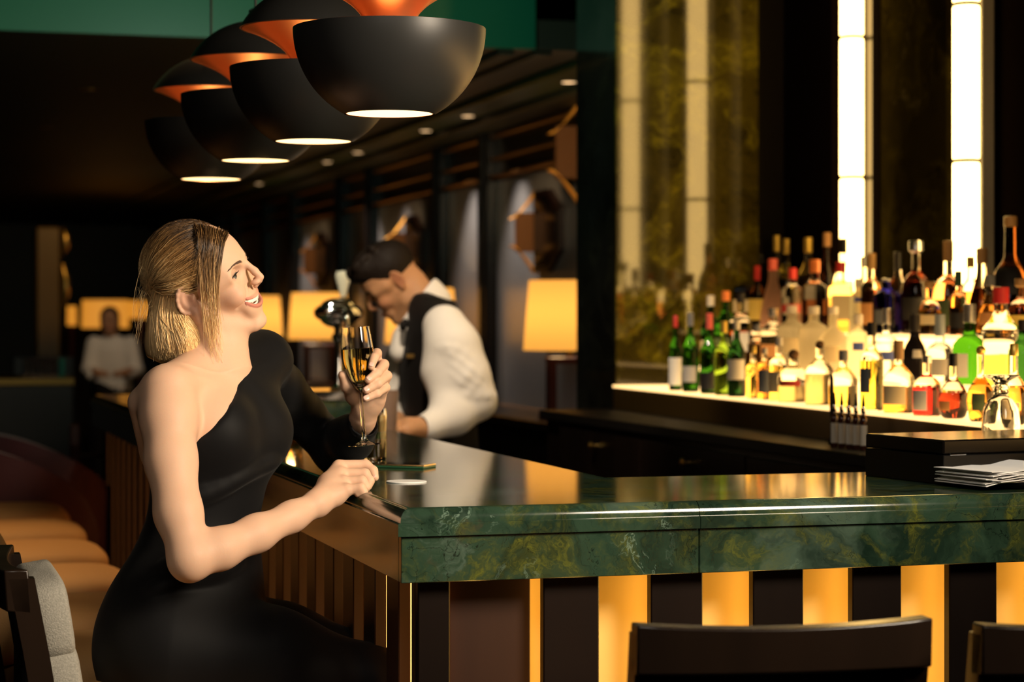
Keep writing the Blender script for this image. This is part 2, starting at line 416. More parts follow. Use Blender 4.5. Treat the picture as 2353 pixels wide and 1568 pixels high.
# ------------------------------------------------------------------ the bar counter
XJ = ony(1610, 0.0)
IX, IY = .56, .583
prof = [(.0255, 1.1), (.0215, 1.0995), (.0165, 1.0975), (.0115, 1.0935), (.0075, 1.0880), (.0055, 1.0815), (.0050, 1.0755), (.0012, 1.0748), (0, 1.0738), (0, 1.0536), (.002, 1.0528)]
def slab(name, path_fn, tops, m, parent):
    mb = MB(); n = len(prof)
    rows = [path_fn(d) for d, z in prof]
    k = len(rows[0]); vs = []; fs = []
    for (d, z), r in zip(prof, rows):
        vs += [(x, y, z) for x, y in r]
    for i in range(n - 1):
        for j in range(k - 1):
            fs.append((i * k + j, (i + 1) * k + j, (i + 1) * k + j + 1, i * k + j + 1))
    mb.add(vs, fs)
    for poly in tops:
        mb.add([(x, y, 1.1) for x, y in poly], [tuple(range(len(poly)))])
        mb.add([(x, y, 1.0528) for x, y in poly], [tuple(range(len(poly) - 1, -1, -1))])
    return mb, mb
YE, XE = 5.6, 1.38
d0 = prof[0][0]
counter = thing('bar_counter', 'L-shaped polished green marble bar counter with moulded edge', 'bar counter', C0, TH)
def p1(d): return [(XJ - .0006, d), (d, d), (d, YE)]
mb, _ = slab('s', p1, [[(XJ - .0006, d0), (IX, IY), (IX - .0, IY), (d0, d0)], [(d0, d0), (IX, IY), (IX, YE), (d0, YE)]], None, None)
mb.f = [f for f in mb.f if len(set(mb.v[i] for i in f)) >= 3]
# inner and end faces
mb.add([(IX, IY, 1.0528), (IX, YE, 1.0528), (IX, YE, 1.1), (IX, IY, 1.1)], [(0, 1, 2, 3)])
mb.add([(d0, YE, 1.0528), (IX, YE, 1.0528), (IX, YE, 1.1), (d0, YE, 1.1)], [(3, 2, 1, 0)])
s1 = mb.build('stone_slab', M['marble_bar'], counter, 25)
def p2(d): return [(XE, d), (XJ + .0006, d)]
mb, _ = slab('s', p2, [[(XJ + .0006, d0), (XE, d0), (XE, IY), (IX + .001, IY)]], None, None)
mb.add([(IX, IY, 1.0528), (XE, IY, 1.0528), (XE, IY, 1.1), (IX, IY, 1.1)], [(0, 3, 2, 1)])
s2 = mb.build('stone_slab', M['marble_bar'], counter, 25)
SK = .007
def skirt(lo, hi): MB().box(lo, hi, .0012).build('stone_skirt', M['marble_bar'], counter)
skirt((SK, SK, .975), (XJ - .0008, SK + .02, 1.0527))
skirt((XJ + .0008, SK, .975), (XE, SK + .02, 1.0527))
skirt((SK, SK + .021, .975), (SK + .02, 3.0, 1.0527))
skirt((SK, 3.002, .975), (SK + .02, YE, 1.0527))
MB().box((SK + .021, SK + .021, 1.02), (IX - .01, YE - .02, 1.0525)).build('sub_top', M['espresso_matte'], counter)
MB().box((IX - .01, SK + .021, 1.02), (XE, IY - .01, 1.0525)).build('sub_top', M['espresso_matte'], counter)

# bar front: dark pilasters before backlit gold panels
front = thing('bar_cladding', 'bar base of dark pilasters with glowing gold panels between them', 'bar front', C0, TH)
FY = .045
ge = [(ony(a, FY), ony(b, FY)) for a, b in [(1377, 1496), (1615, 1730), (1845, 1958), (2072, 2182)]]
pitch = (ge[3][0] - ge[0][0]) / 3; gw = sum(b - a for a, b in ge) / 4
gx0 = ge[0][0]
gaps = [gx0 + i * pitch for i in range(15)]
BY = FY + .085
def bay(face, a, w, parent):
    # face 'x': gap from a to a+w along the front, 'y': along the side
    T = (lambda u, d, z: (u, d, z)) if face == 'x' else (lambda u, d, z: (d, u, z))
    def bx(u0, u1, d0_, d1, z0, z1, name, m, bev=.0):
        p, q = T(u0, d0_, z0), T(u1, d1, z1)
        lo = tuple(min(i, j) for i, j in zip(p, q)); hi = tuple(max(i, j) for i, j in zip(p, q))
        return MB().box(lo, hi, bev).build(name, m, parent)
    bx(max(a - .045, BY + .013), a + w + .055, BY, BY + .012, .10, 1.019, 'gold_panel', M['gold'])
    if face == 'x':
        bx(a + w + .022, a + w + .030, FY + .028, FY + .040, .11, 1.015, 'led_strip', M['led'])
    else:
        bx(a - .030, a - .022, FY + .028, FY + .040, .11, 1.015, 'led_strip', M['led_side'])
def pilaster(face, u0, u1, parent, m='espresso'):
    lo, hi = ((u0, FY, .10), (u1, FY + .022, 1.019)) if face == 'x' else ((FY, u0, .10), (FY + .022, u1, 1.019))
    MB().box(lo, hi, .002).build('pilaster', M[m], parent)
M['led_side'] = mat('amber_led_dim', (1, .6, .2), .5, emit=(1.0, .42, .10), es=4)
for i, a in enumerate(gaps):
    if a + gw > XE - .02: break
    bay('x', a, gw, front)
    pilaster('x', a + gw, min(XE, gaps[i + 1] if i + 1 < len(gaps) else a + pitch), front)
xc0, xc1, xc2, xc3 = ony(1034, FY), ony(1092, FY + .05), ony(1217, FY + .05), ony(1249, FY)
pilaster('x', FY, xc0, front)
pilaster('x', xc3, gaps[0], front)
MB().box((xc0 - .02, BY, .10), (xc3 + .05, BY + .012, 1.019)).build('gold_panel', M['gold'], front)
MB().box((xc0 + .010, FY + .045, .10), (xc2, FY + .058, 1.019), .002).build('inner_board', M['slat_wood'], front)
MB().box((xc3 + .018, FY + .028, .11), (xc3 + .026, FY + .040, 1.015)).build('led_strip', M['led'], front)
MB().box((xc0 + .008, BY - .012, .11), (xc0 + .012, BY - .004, 1.015)).build('led_strip', M['led'], front)
sy = FY + .05
pilaster('y', FY + .023, sy, front, 'slat_wood')
i = 0
while sy < YE - .3:
    bay('y', sy, gw, front)
    pilaster('y', sy + gw, sy + pitch, front, 'slat_wood'); sy += pitch; i += 1
MB().box((FY, sy, .10), (FY + .1, YE, 1.019)).build('end_board', M['espresso'], front)
MB().box((FY - .005, FY - .005, 0), (XE, .5, .099), .004).build('plinth', M['espresso_matte'], front)
MB().box((FY - .005, .501, 0), (.5, YE, .099), .004).build('plinth', M['espresso_matte'], front)
MB().box((BY + .014, BY + .014, .10), (XE, .50, 1.019)).build('carcass', M['espresso_matte'], front)
MB().box((BY + .014, .501, .10), (.50, YE, 1.019)).build('carcass', M['espresso_matte'], front)

# ------------------------------------------------------------------ back bar: counter, cabinet and stepped light shelf
BX = 1.42
M['service_top'] = mat('service_top', (.006, .005, .004), .5, spec=.15)
bc = thing('back_counter', 'low black service counter under the bottle display', 'counter', C0, TH)
ZC = 1.093
MB().box((BX - .01, -1.2, ZC - .03), (1.70, MY - .02, ZC), .003).build('counter_top', M['service_top'], bc)
MB().box((BX + .02, -1.2, 0), (1.70, MY - .02, ZC - .031)).build('cabinet_body', M['espresso'], bc)
dys = [-.6, .25, 1.1, 1.95, 2.8, 3.65]
for a, b in zip(dys[:-1], dys[1:]):
    for z0, z1 in ((.86, 1.05), (.12, .85)):
        d = MB().box((BX, a + .006, z0), (BX + .019, b - .006, z1 - .006), .003).build('drawer' if z0 > .5 else 'cupboard_door', M['espresso'], bc)
        Mx = Matrix.Translation((BX, (a + b) / 2, z1 - .05)) @ Matrix.Rotation(-math.pi / 2, 4, 'Y')
        MB().lathe([(0.006, 0), (.005, .012), (.013, .018), (.014, .024), (.009, .029), (1e-9, .030)], 14, M=Mx).build('knob', M['brass'], d, True)
sh = thing('light_shelf', 'stepped illuminated bottle shelf with brass apron', 'shelf', C0, TH)
XA, XB = 1.69, 1.50              # front edge at the marble face and near the camera
def shx(y): return XA + (XB - XA) * (MY - y) / (MY + 1.0)
def shelf_prism(off0, off1, z0, z1, name, m, ya=-1.0, yb=MY - .025):
    q = lambda y, o: (shx(y) + o) if o < 9 else WX - .105
    poly = [(q(ya, off0), ya), (q(ya, off1), ya), (q(yb, off1), yb), (q(yb, off0), yb)]
    return MB().prism(poly, z0, z1).build(name, m, sh)
T1, T2, T3 = 1.178, 1.245, 1.37
shelf_prism(0, .235, ZC + .001, T1 - .0082, 'apron', M['brass_dark'])
shelf_prism(-.004, .235, T1 - .008, T1, 'light_panel', M['led_top'])
YD = 2.75                        # the riser lights stop short of the marble slab
shelf_prism(.236, .44, ZC + .001, T2 - .011, 'riser', M['led_riser'], yb=YD)
shelf_prism(.236, .44, ZC + .001, T2 - .011, 'riser', M['acrylic'], ya=YD + .001)
shelf_prism(.232, .44, T2 - .0108, T2, 'light_panel', M['led_top'])
shelf_prism(.441, 99, ZC + .001, T3 - .011, 'riser', M['led_riser'], yb=YD)
shelf_prism(.441, 99, ZC + .001, T3 - .011, 'riser', M['acrylic'], ya=YD + .001)
shelf_prism(.437, 99, T3 - .0108, T3, 'light_panel', M['led_top'])

# ------------------------------------------------------------------ pendant lamps
def pendant(px, Y, label, first=None):
    c = P(px, HY, Y); R = .175; cz = 1.944
    t = thing('pendant_lamp', label, 'lamp', (c.x, c.y, cz), 0, 'black globe pendant lamps in a row over the bar')
    a0 = math.acos(.47)           # opening
    pr = []
    for i in range(21):
        a = -math.radians(62) + math.radians(62) * i / 20
        pr.append((R * math.cos(a), R * math.sin(a)))
    inner = [(r - .0035, z) for r, z in pr][::-1]
    MB().lathe(pr + [(R - .0035, .0008)], 64).build('lower_bowl', M['lamp_black'], t, 30)
    MB().lathe([(R - .0036, .0006)] + inner[1:] + [(pr[0][0] - .003, pr[0][1])], 64).build('bowl_lining', M['copper'], t, True)
    r0 = pr[0][0]; z0 = pr[0][1]
    MB().lathe([(1e-9, z0 + .0015), (r0 - .0036, z0 + .001)], 48).build('light_disc', M['bulb'], t, True)
    dome = []
    for i in range(19):
        a = math.radians(28) + math.radians(62) * i / 18
        dome.append((max(R * math.cos(a), 1e-9), R * math.sin(a)))
    MB().lathe([(dome[0][0] - .004, dome[0][1])] + dome, 64).build('upper_dome', M['lamp_black'], t, 30)
    tr = []
    for i in range(17):
        u = i / 16
        tr.append((.040 + (.149 - .040) * (u ** 2.3), -.03 + (.0815 + .03) * (u ** .75)))
    MB().lathe(tr, 64).build('reflector_trumpet', M['copper'], t, True)
    MB().lathe([(1e-9, .172), (.016, .174), (.016, .2), (.006, .206), (1e-9, .207)], 20).build('cable_cap', M['lamp_black'], t, True)
    MB().tube([(0, 0, .205), (0, 0, 3.395 - cz)], .003, 8).build('cable', M['black_plastic'], t)
    point_light('pendant_bulb', (c.x, c.y, cz - .10), .12, (1.0, .60, .28), .02)
    return t
pendant(895, 3.95, 'nearest and largest black globe pendant, copper neck showing at its top')
pendant(720, 4.57, 'second black globe pendant from the camera, just behind the largest')
pendant(587, 5.13, 'third black globe pendant in the receding row')
pendant(485, 5.82, 'farthest and smallest black globe pendant, above the blonde woman')

# ------------------------------------------------------------------ recessed ceiling downlights
for px, py, lab in [(1307, 188, 'first downlight, close by the marble pier'), (1075, 266, 'second downlight along the panelled wall from the pier'), (978, 300, 'third downlight along the panelled wall from the pier'), (822, 350, 'fourth downlight along the panelled wall from the pier'), (752, 372, 'fifth downlight along the panelled wall from the pier'), (596, 422, 'farthest downlight beyond the pendant lamps'), (205, 205, 'dim downlight in the dark ceiling at upper left'), (107, 292, 'dim second downlight in the dark ceiling at upper left')]:
    Y = (2.46 - CAMZ if px > 500 else 2.5 - CAMZ) * F / (HY - py); zc = 2.459 if px > 500 else 2.499
    c = P(px, HY, Y)
    t = thing('downlight', 'small recessed round ceiling light, ' + lab, 'ceiling light', (c.x, c.y, zc), 0, 'recessed ceiling downlights')
    MB().lathe([(.032, -.001), (.045, -.004), (.046, 0), (.032, 0)], 20).build('trim_ring', M['brass_dark'], t, True)
    if px > 500: spot_light('downlight_beam', (c.x, c.y, zc - .02), tuple(V((c.x, c.y, 1.4)) + B3 * .16), 60, (1, .88, .76), math.radians(75), .8, .03)
    MB().lathe([(1e-9, -.002), (.031, -.002)], 20).build('lens', M['downlight'] if px > 500 else M['copper_trim'], t, True)

# ------------------------------------------------------------------ table lamps along the panelled wall, on a console
con = thing('console', 'long dark console standing along the panelled wall', 'console', C0, TH)
MB().box((1.93, 4.5, .93), (WX - .108, 19.0, .965), .004).build('console_top', M['espresso'], con)
MB().box((2.0, 4.52, 0), (WX - .108, 18.98, .929)).build('console_body', M['espresso_matte'], con)
def table_lamp(px, Y, label, s=1.0):
    l = loc(P(px, HY, Y))
    x = min(l.x, 2.16)
    w = wld(x, l.y, .966)
    t = thing('table_lamp', label, 'lamp', w, TH, 'amber table lamps along the panelled wall')
    zb, zt = zat(805, 9.6) - .966, zat(645, 9.6) - .966
    rb, rt = .205, .180
    MB().lathe([(rb, zb), (rb * .75 + rt * .25, zb * .75 + zt * .25), ((rb + rt) / 2, (zb + zt) / 2), (rt, zt)], 40).build('lamp_shade', M['shade'], t, True)
    point_light('lamp_bulb', tuple(w + V((0, 0, (zb + zt) / 2))), 5, (1, .62, .25), .04)
    w_ = .085
    for sx in (-1, 1):
        MB().box((sx * w_ - .018, -.03, .02), (sx * w_ + .018, .03, zb - .06), .004).build('base_post', M['mahogany'], t)
    MB().box((-.13, -.05, 0), (.13, .05, .02), .004).build('base_plate', M['mahogany'], t)
    MB().box((-.105, -.03, zb - .06), (.105, .03, zb - .03), .004).build('base_rail', M['mahogany'], t)
    MB().lathe([(.012, zb - .03), (.012, zb + .05), (.02, zb + .06), (1e-9, zb + .1)], 14).build('lamp_holder', M['brass'], t, True)
    return t
table_lamp(1309, 9.6, 'table lamp nearest the marble pier, wide amber shade')
table_lamp(968, 12.1, 'table lamp behind the bartender, its amber shade mostly hidden')
table_lamp(733, 14.4, 'table lamp behind the beer tap, amber shade')
table_lamp(588, 16.5, 'table lamp just behind the woman\'s face, amber shade')

# ------------------------------------------------------------------ octagonal wall mirrors with gilded wings
def wall_mirror(px, z, s, label):
    y = onx(px, WX)
    t = thing('wall_mirror', label, 'mirror', wld(WX - .021, y, z), TH, 'octagonal wall mirrors with gilded wings')
    def plate(poly, d0, d1, name, m):        # polygon in (along the wall, height), thickness off the wall
        n = len(poly); vs = [(-d0, a * s, b * s) for a, b in poly] + [(-d1, a * s, b * s) for a, b in poly]
        fs = [tuple(range(n)), tuple(range(2 * n - 1, n - 1, -1))] + [(i, n + i, n + (i + 1) % n, (i + 1) % n) for i in range(n)]
        return MB().add(vs, fs).build(name, m, t)
    plate([(-.04, .205), (-.27, .205), (-.47, .10), (-.47, -.10), (-.27, -.205), (-.04, -.205)], 0, .03, 'mirror_case', M['mahogany_dark'])
    plate([(-.07, .175), (-.25, .175), (-.42, .085), (-.42, -.085), (-.25, -.175), (-.07, -.175)], .031, .034, 'mirror_glass', M['black_gloss'])
    # bracket standing off the wall: bronze slab between two curved gilded wings
    MB().box((-.115 * s, -.012, -.10 * s), (-.004, .012, .10 * s), .003).build('bronze_slab', M['bronze_slab'], t)
    for sg in (1, -1):
        n_ = 14; vs = []; fs = []
        for k in range(n_ + 1):
            u = k / n_
            cx = -.015 - .125 * u; cz = sg * (.205 - .135 * (1 - (1 - u) ** 1.6)); wd = .046 * math.sin(math.pi * min(max(u, .06), .97)) ** .6
            nx, nz = .72, .70 * sg
            for q_, yy in ((-1, -.022), (1, -.022), (1, .022), (-1, .022)):
                vs.append(((cx + q_ * nx * wd * .5) * s, yy, (cz + q_ * nz * wd * .5) * s))
        for k in range(n_):
            for j in range(4): fs.append((k * 4 + j, k * 4 + (j + 1) % 4, (k + 1) * 4 + (j + 1) % 4, (k + 1) * 4 + j))
        fs += [(3, 2, 1, 0), tuple(n_ * 4 + j for j in range(4))]
        MB().add(vs, fs).build('gilded_wing', M['gilt'], t)
    return t
M['mahogany_dark'] = mat('dark_mahogany', (.012, .004, .003), .35); M['bronze_slab'] = mat('bronze_slab', (.16, .065, .02), .45, .2)
for px, lab in [(1243, 'octagonal wall mirror with gilded wings above the nearest amber lamp'), (945, 'octagonal wall mirror with gilded wings behind the bartender\'s head'), (738, 'octagonal wall mirror with gilded wings above the beer tap')]:
    wall_mirror(px, 1.851, 1.0, lab)
    y_ = onx(px, WX); spot_light('mirror_fill', tuple(wld(WX - .5, y_ - 1.1, 2.42)), tuple(wld(WX - .1, y_, 1.86)), 34, (1, .66, .32), math.radians(30), .5, .03)  # added light to brighten the gilded wings, no fixture above
y_ = onx(1352, WX); spot_light('mirror_fill', tuple(wld(WX - .7, y_ - 1.5, 2.3)), tuple(wld(WX - .1, y_, 2.2)), 34, (1, .66, .32), math.radians(30), .5, .03)  # the same added light for the large mirror
wall_mirror(1352, 2.20, 1.25, 'large gilded wall mirror high up, half hidden by the marble pier')
# ================================================================== bar chairs
def bar_chair(label, back_mat, group):
    t = thing('bar_chair', label, 'chair', (0, 0, 0), 0, group)
    W = .195
    # frame leans back: rear face of the posts
    def post(sy):
        mb = MB(); n = 8
        rows = []
        for k in range(n + 1):
            u = k / n; z = .0 + .985 * u
            x = -.205 - .055 * max(0, (z - .66) / .33) ** 1.2 - .03 * max(0, (.66 - z) / .66) ** 2
            rows.append((x, z))
        vs = []; fs = []
        for x, z in rows:
            y0, y1 = (sy * W - .017, sy * W + .017)
            vs += [(x - .021, y0, z), (x + .021, y0, z), (x + .021, y1, z), (x - .021, y1, z)]
        for k in range(n):
            for q in range(4):
                fs.append((k * 4 + q, k * 4 + (q + 1) % 4, (k + 1) * 4 + (q + 1) % 4, (k + 1) * 4 + q))
        fs += [(3, 2, 1, 0), tuple(n * 4 + q for q in range(4))]
        return mb.add(vs, fs)
    for sy in (-1, 1):
        post(sy).build('rear_leg', M['chair_wood'], t)
        MB().box((.155, sy * W - .017, 0), (.190, sy * W + .017, .63), .004).build('front_leg', M['chair_wood'], t)
    # top rail, bowed in plan, sitting on the posts
    mb = MB(); n = 14; vs = []; fs = []
    for k in range(n + 1):
        u = k / n * 2 - 1
        y = u * (W + .017); bx = -.262 - .020 * (1 - u * u); top = 1.0 - .007 * (1 - u * u)
        for dx, z in ((-.022, .925 + .006), (.020, .925), (.018, top), (-.022, top)):
            vs.append((bx + dx + (0 if z < .95 else -.004), y, z))
    for k in range(n):
        for q in range(4):
            fs.append((k * 4 + q, k * 4 + (q + 1) % 4, (k + 1) * 4 + (q + 1) % 4, (k + 1) * 4 + q))
    fs += [(3, 2, 1, 0), tuple(n * 4 + q for q in range(4))]
    r = mb.add(vs, fs).build('top_rail', M['chair_wood'], t, 50)
    bv = r.modifiers.new('bevel', 'BEVEL'); bv.width = .003; bv.segments = 2; bv.limit_method = 'ANGLE'
    MB().box((-.25, -W + .018, .70), (-.236, W - .018, .955)).build('back_panel', M['panel_fabric'], t)
    MB().box((-.235, -W + .018, .72), (-.215, W - .018, .76)).build('lower_rail', M['chair_wood'], t)
    # two padded rolls of the back cushion, a piped seam between
    Mr = Matrix.Rotation(math.radians(-9), 4, 'Y')
    MB().superq((-.208, 0, .905), (.036, W - .004, .075), .42, .22, M=Mr).build('back_cushion', back_mat, t, True)
    MB().superq((-.193, 0, .795), (.040, W - .004, .072), .42, .22, M=Mr).build('back_cushion', back_mat, t, True)
    MB().superq((0, 0, .694), (.215, .190, .068), .62, .40, 36, 18).build('seat_cushion', M['tan'], t, True)
    MB().box((-.185, -W + .018, .60), (.188, W - .018, .65), .006).build('seat_frame', M['chair_wood'], t)
    MB().box((.150, -W + .018, .30), (.185, W - .018, .325), .004).build('footrest', M['brass_dark'], t)
    for sy in (-1, 1):
        MB().box((-.19, sy * W - .010, .20), (.154, sy * W + .010, .225), .003).build('stretcher', M['chair_wood'], t)
    return t
ch0 = bar_chair('dark wood bar chair with grey linen back, under the blonde woman', M['linen'], 'bar chairs along the side of the counter')
def side_chair(Y, gap):
    # centre of the seat is gap + .21 outside the counter edge at depth Y
    y = (Y - C0.y) / CT
    return wld(-(gap + .215), y, 0)
YW = 3.93
p = side_chair(3.99, .13); ch0.location = p; ch0.rotation_euler = (0, 0, TH)
side_c = [(4.62, 'second bar chair, tan cushions, first one beyond the woman'), (5.24, 'third bar chair from the camera, tan padded seat'), (5.86, 'fourth bar chair from the camera, tan padded seat'), (6.50, 'fifth bar chair from the camera, tan padded seat'), (7.17, 'sixth bar chair from the camera, tan padded seat'), (7.80, 'farthest bar chair of the row beside burgundy tub chairs')]
def retint(t, m):
    for c in t.children:
        if c.name.startswith('back_cushion'):
            c.data = c.data.copy(); c.data.materials.clear(); c.data.materials.append(m)
ch1 = copy_tree(ch0); retint(ch1, M['tan'])
for i, (Y, lab) in enumerate(side_c):
    c = ch1 if i == 0 else copy_tree(ch1)
    c.location = side_chair(Y, .19); c.rotation_euler = (0, 0, TH); c['label'] = lab
for px, Y, lab, dr in [(1800, 3.02, 'dark bar chair seen from behind in front of the gold panels', math.radians(-6)), (2580, 3.02, 'dark bar chair cut off by the right edge of the picture', math.radians(-6))]:
    c = copy_tree(ch1); q = P(px, HY, Y); fwd = V((-ST, CT, 0))
    rz = TH + math.pi / 2 + dr
    c.location = V((q.x, q.y, 0)) + V((math.cos(rz), math.sin(rz), 0)) * .27; c.rotation_euler = (0, 0, rz)
    c['label'] = lab; c['group'] = 'bar chairs in front of the counter'

# ------------------------------------------------------------------ burgundy tub chairs and a low table at left
def tub_chair(px, Y, rz, label):
    q = P(px, HY, Y)
    t = thing('tub_chair', label, 'chair', (q.x, q.y, 0), rz, 'burgundy tub chairs behind the bar chairs')
    mb = MB(); vs = []; fs = []; n = 20
    for k in range(n + 1):
        a = math.radians(75) + math.radians(210) * k / n
        s = math.sin(math.pi * k / n); top = .66 + .30 * s ** .7
        for r, z in ((.33, .42), (.355, top - .05), (.34, top), (.29, top), (.265, top - .05), (.26, .42)):
            vs.append((r * math.cos(a), r * math.sin(a), z))
    for k in range(n):
        for j in range(6):
            j2 = (j + 1) % 6
            fs.append((k * 6 + j, (k + 1) * 6 + j, (k + 1) * 6 + j2, k * 6 + j2))
    fs += [(5, 4, 3, 2, 1, 0), tuple(n * 6 + j for j in range(6))]
    mb.add(vs, fs).build('curved_back', M['burgundy'], t, 50)
    MB().superq((.02, 0, .47), (.27, .255, .07), .4, .5).build('seat_cushion', M['burgundy'], t, True)
    for sx, sy in ((.2, .2), (.2, -.2), (-.22, .18), (-.22, -.18)):
        MB().tube([(sx, sy, .41), (sx * 1.08, sy * 1.08, 0)], [.022, .015], 8).build('leg', M['mahogany'], t)
    return t
tub_chair(30, 8.2, math.radians(60), 'burgundy tub chair at the left edge, behind the bar chair row')
tub_chair(118, 8.9, math.radians(50), 'burgundy tub chair with a rounded back, right of the other tub chair')
lt = P(250, HY, 9.6)
t = thing('low_bench', 'dark slatted bench between tub chair and side of the bar', 'bench', (lt.x, lt.y, 0), TH)
for k, z in enumerate((.45, .56, .68, .80)):
    MB().box((-.16, -.015, z), (.13, .015, z + .022), .004).build('slat', M['slat_wood'], t)
for sx in (-.15, .12):
    MB().box((sx - .02, -.03, 0), (sx + .02, .03, .95), .004).build('post', M['mahogany'], t)
MB().superq((0, -.2, .36), (.18, .18, .05), .4, .4).build('seat_cushion', M['burgundy'], t, True)
MB().box((-.16, -.35, 0), (.14, -.03, .30), .01).build('bench_base', M['mahogany'], t)

# ------------------------------------------------------------------ things on the counter
def on_bar(px, py): return P(px, py, (CAMZ - 1.1) * F / (py - HY))
q = on_bar(934, 1108.5)
co = thing('coaster', 'round white paper coaster on the counter near the corner', 'coaster', q)
MB().lathe([(1e-9, 0), (.039, 0), (.0395, .0012), (.039, .0024), (1e-9, .0024)], 40).build('disc', M['paper'], co, True)
q0 = on_bar(985, 1076); q1 = on_bar(858, 1072)
ph = thing('phone', 'smartphone with golden edge lying on the counter', 'phone', (q0 + q1) / 2, math.atan2(q0.y - q1.y, q0.x - q1.x) + .05)
ln = (q0 - q1).length / 2
M['phone_gold'] = mat('gold_edge', (.85, .62, .42), .25, 1.0); M['screen'] = mat('dark_screen', (.01, .012, .012), .05)
M['case_green'] = mat('green_case', (.03, .12, .06), .3)
MB().box((-.068, -.034, .0), (.068, .034, .0035), .0015).build('case', M['case_green'], ph)
MB().box((-.068, -.034, .0036), (.068, .034, .0075), .0015).build('body', M['phone_gold'], ph)
MB().box((-.064, -.031, .0076), (.064, .031, .0082)).build('screen', M['screen'], ph)
MB().box((.050, .016, -.0) , (.052, .018, .0001)).build('lens', M['screen'], ph)

# glass jar of yellow drink
q = on_bar(862, 1058)
M['juice'] = mat('yellow_juice', (1.0, .66, .03), .3)
M['juice_green'] = mat('green_layer', (.30, .42, .03), .3)
gl = thing('juice_glass', 'short glass of yellow drink on the counter behind the hand', 'glass', q)
MB().lathe([(1e-9, .0), (.024, 0), (.026, .004), (.027, .10), (.025, .116), (.0235, .116), (.0255, .10), (.0245, .007), (1e-9, .006)], 32).build('tumbler', M['glass'], gl, True)
MB().lathe([(1e-9, .0065), (.0242, .0075), (.0246, .048), (1e-9, .048)], 32).build('drink', M['juice'], gl, True)
MB().lathe([(1e-9, .0485), (.0247, .0485), (.0248, .064), (1e-9, .064)], 32).build('drink', M['juice_green'], gl, True)
MB().lathe([(1e-9, .0645), (.0249, .0645), (.0252, .1), (1e-9, .1)], 32).build('drink', M['juice'], gl, True)
# tealight
q = P(668, 1020, (CAMZ - 1.1) * F / (1024 - HY)); q.z = 1.1
M['amber_glass'] = mat('amber_glass', (1, .55, .1), .05, trans=1.0)
tl = thing('tealight', 'small amber tealight glass burning on the counter behind her elbow', 'candle', q)
MB().lathe([(1e-9, 0), (.027, 0), (.030, .005), (.034, .05), (.0325, .05), (.0285, .008), (1e-9, .006)], 28).build('holder', M['amber_glass'], tl, True)
MB().lathe([(1e-9, .0065), (.021, .0065), (.021, .018), (1e-9, .018)], 20).build('wax', M['paper'], tl, True)
MB().lathe([(1e-9, .0185), (.004, .023), (.005, .028), (.003, .037), (1e-9, .044)], 12).build('flame', M['flame'], tl, True)
point_light('tealight_glow', (q.x, q.y, q.z + .06), .35, (1, .55, .18), .01)

# black box with a lid
qa = on_bar(2168, 1115); qb = on_bar(1988, 1094)
u = (qa - qb); u.z = 0; ly = u.length; u.normalize()
v = V((-u.y, u.x, 0))
if v.x < 0: v = -v
bx = thing('wooden_box', 'black hinged wooden box with a glossy lid on the counter', 'box', qa, math.atan2(v.y, v.x))
hb = (1115 - 1012) * qa.y / F
# local x along the long front, local y away along the left face
MB().box((0, 0, 0), (.42, ly, hb * .66), .0015).build('box_body', M['black_plastic'], bx)
MB().box((0, 0, hb * .675), (.42, ly, hb), .003).build('lid', M['black_gloss'], bx)
MB().box((.014, -.003, hb * .655), (.052, -.0002, hb * .70), .001).build('hinge', M['chrome'], bx)
MB().box((.30, -.003, hb * .655), (.338, -.0002, hb * .70), .001).build('hinge', M['chrome'], bx)
# napkins on a black tray
q = V((.955, 4.13, 1.1))
tr = thing('tray', 'round black tray under the white napkins', 'tray', q)
MB().lathe([(1e-9, 0), (.082, 0), (.094, .007), (.099, .013), (.0975, .0145), (.092, .008), (.080, .003), (1e-9, .003)], 48).build('dish', M['black_plastic'], tr, True)
rng = random.Random(4)
for k in range(9):
    a = rng.uniform(-.07, .07); z = .0150 + k * .0024
    mb = MB(); n = 8; w = .090; vs = []; fs = []
    for i in range(n + 1):
        for j in range(n + 1):
            x = -w + 2 * w * i / n; y = -w * .9 + 1.8 * w * j / n
            zz = .0012 * math.sin(7 * x / w + k) + (.010 * max(0, x / w) ** 2 * (k > 5) * (k - 5) * .28) - .004 * max(0, -x / w - .4) * (9 - k) * .3
            for dz in (0, ): vs.append((x, y, zz))
    m1 = len(vs); vs += [(x, y, zz + .0013) for x, y, zz in vs]
    N1 = n + 1
    for i in range(n):
        for j in range(n):
            a_, b_, c_, d_ = i * N1 + j, (i + 1) * N1 + j, (i + 1) * N1 + j + 1, i * N1 + j + 1
            fs += [(a_, d_, c_, b_), (m1 + a_, m1 + b_, m1 + c_, m1 + d_)]
    ring = [i * N1 for i in range(N1)] + [n * N1 + j for j in range(1, N1)] + [i * N1 + n for i in range(n - 1, -1, -1)] + [j for j in range(n - 1, 0, -1)]
    for a_, b_ in zip(ring, ring[1:] + ring[:1]): fs.append((a_, b_, m1 + b_, m1 + a_))
    nb = MB().add(vs, fs).build('napkin', M['paper'], None, True)
    nb.location = q + V((-.024 + rng.uniform(-.012, .012), -.014 + rng.uniform(-.006, .004), z)); nb.rotation_euler = (0, 0, a + .46)
    tag(nb, 'white paper napkin on the black tray, ' + ('lowest of the stack', 'second from the bottom', 'third from the bottom', 'fourth from the bottom', 'middle of the stack', 'fourth from the top', 'third from the top', 'second from the top', 'topmost with a lifted corner')[k], 'napkin', 'white napkins on the tray')
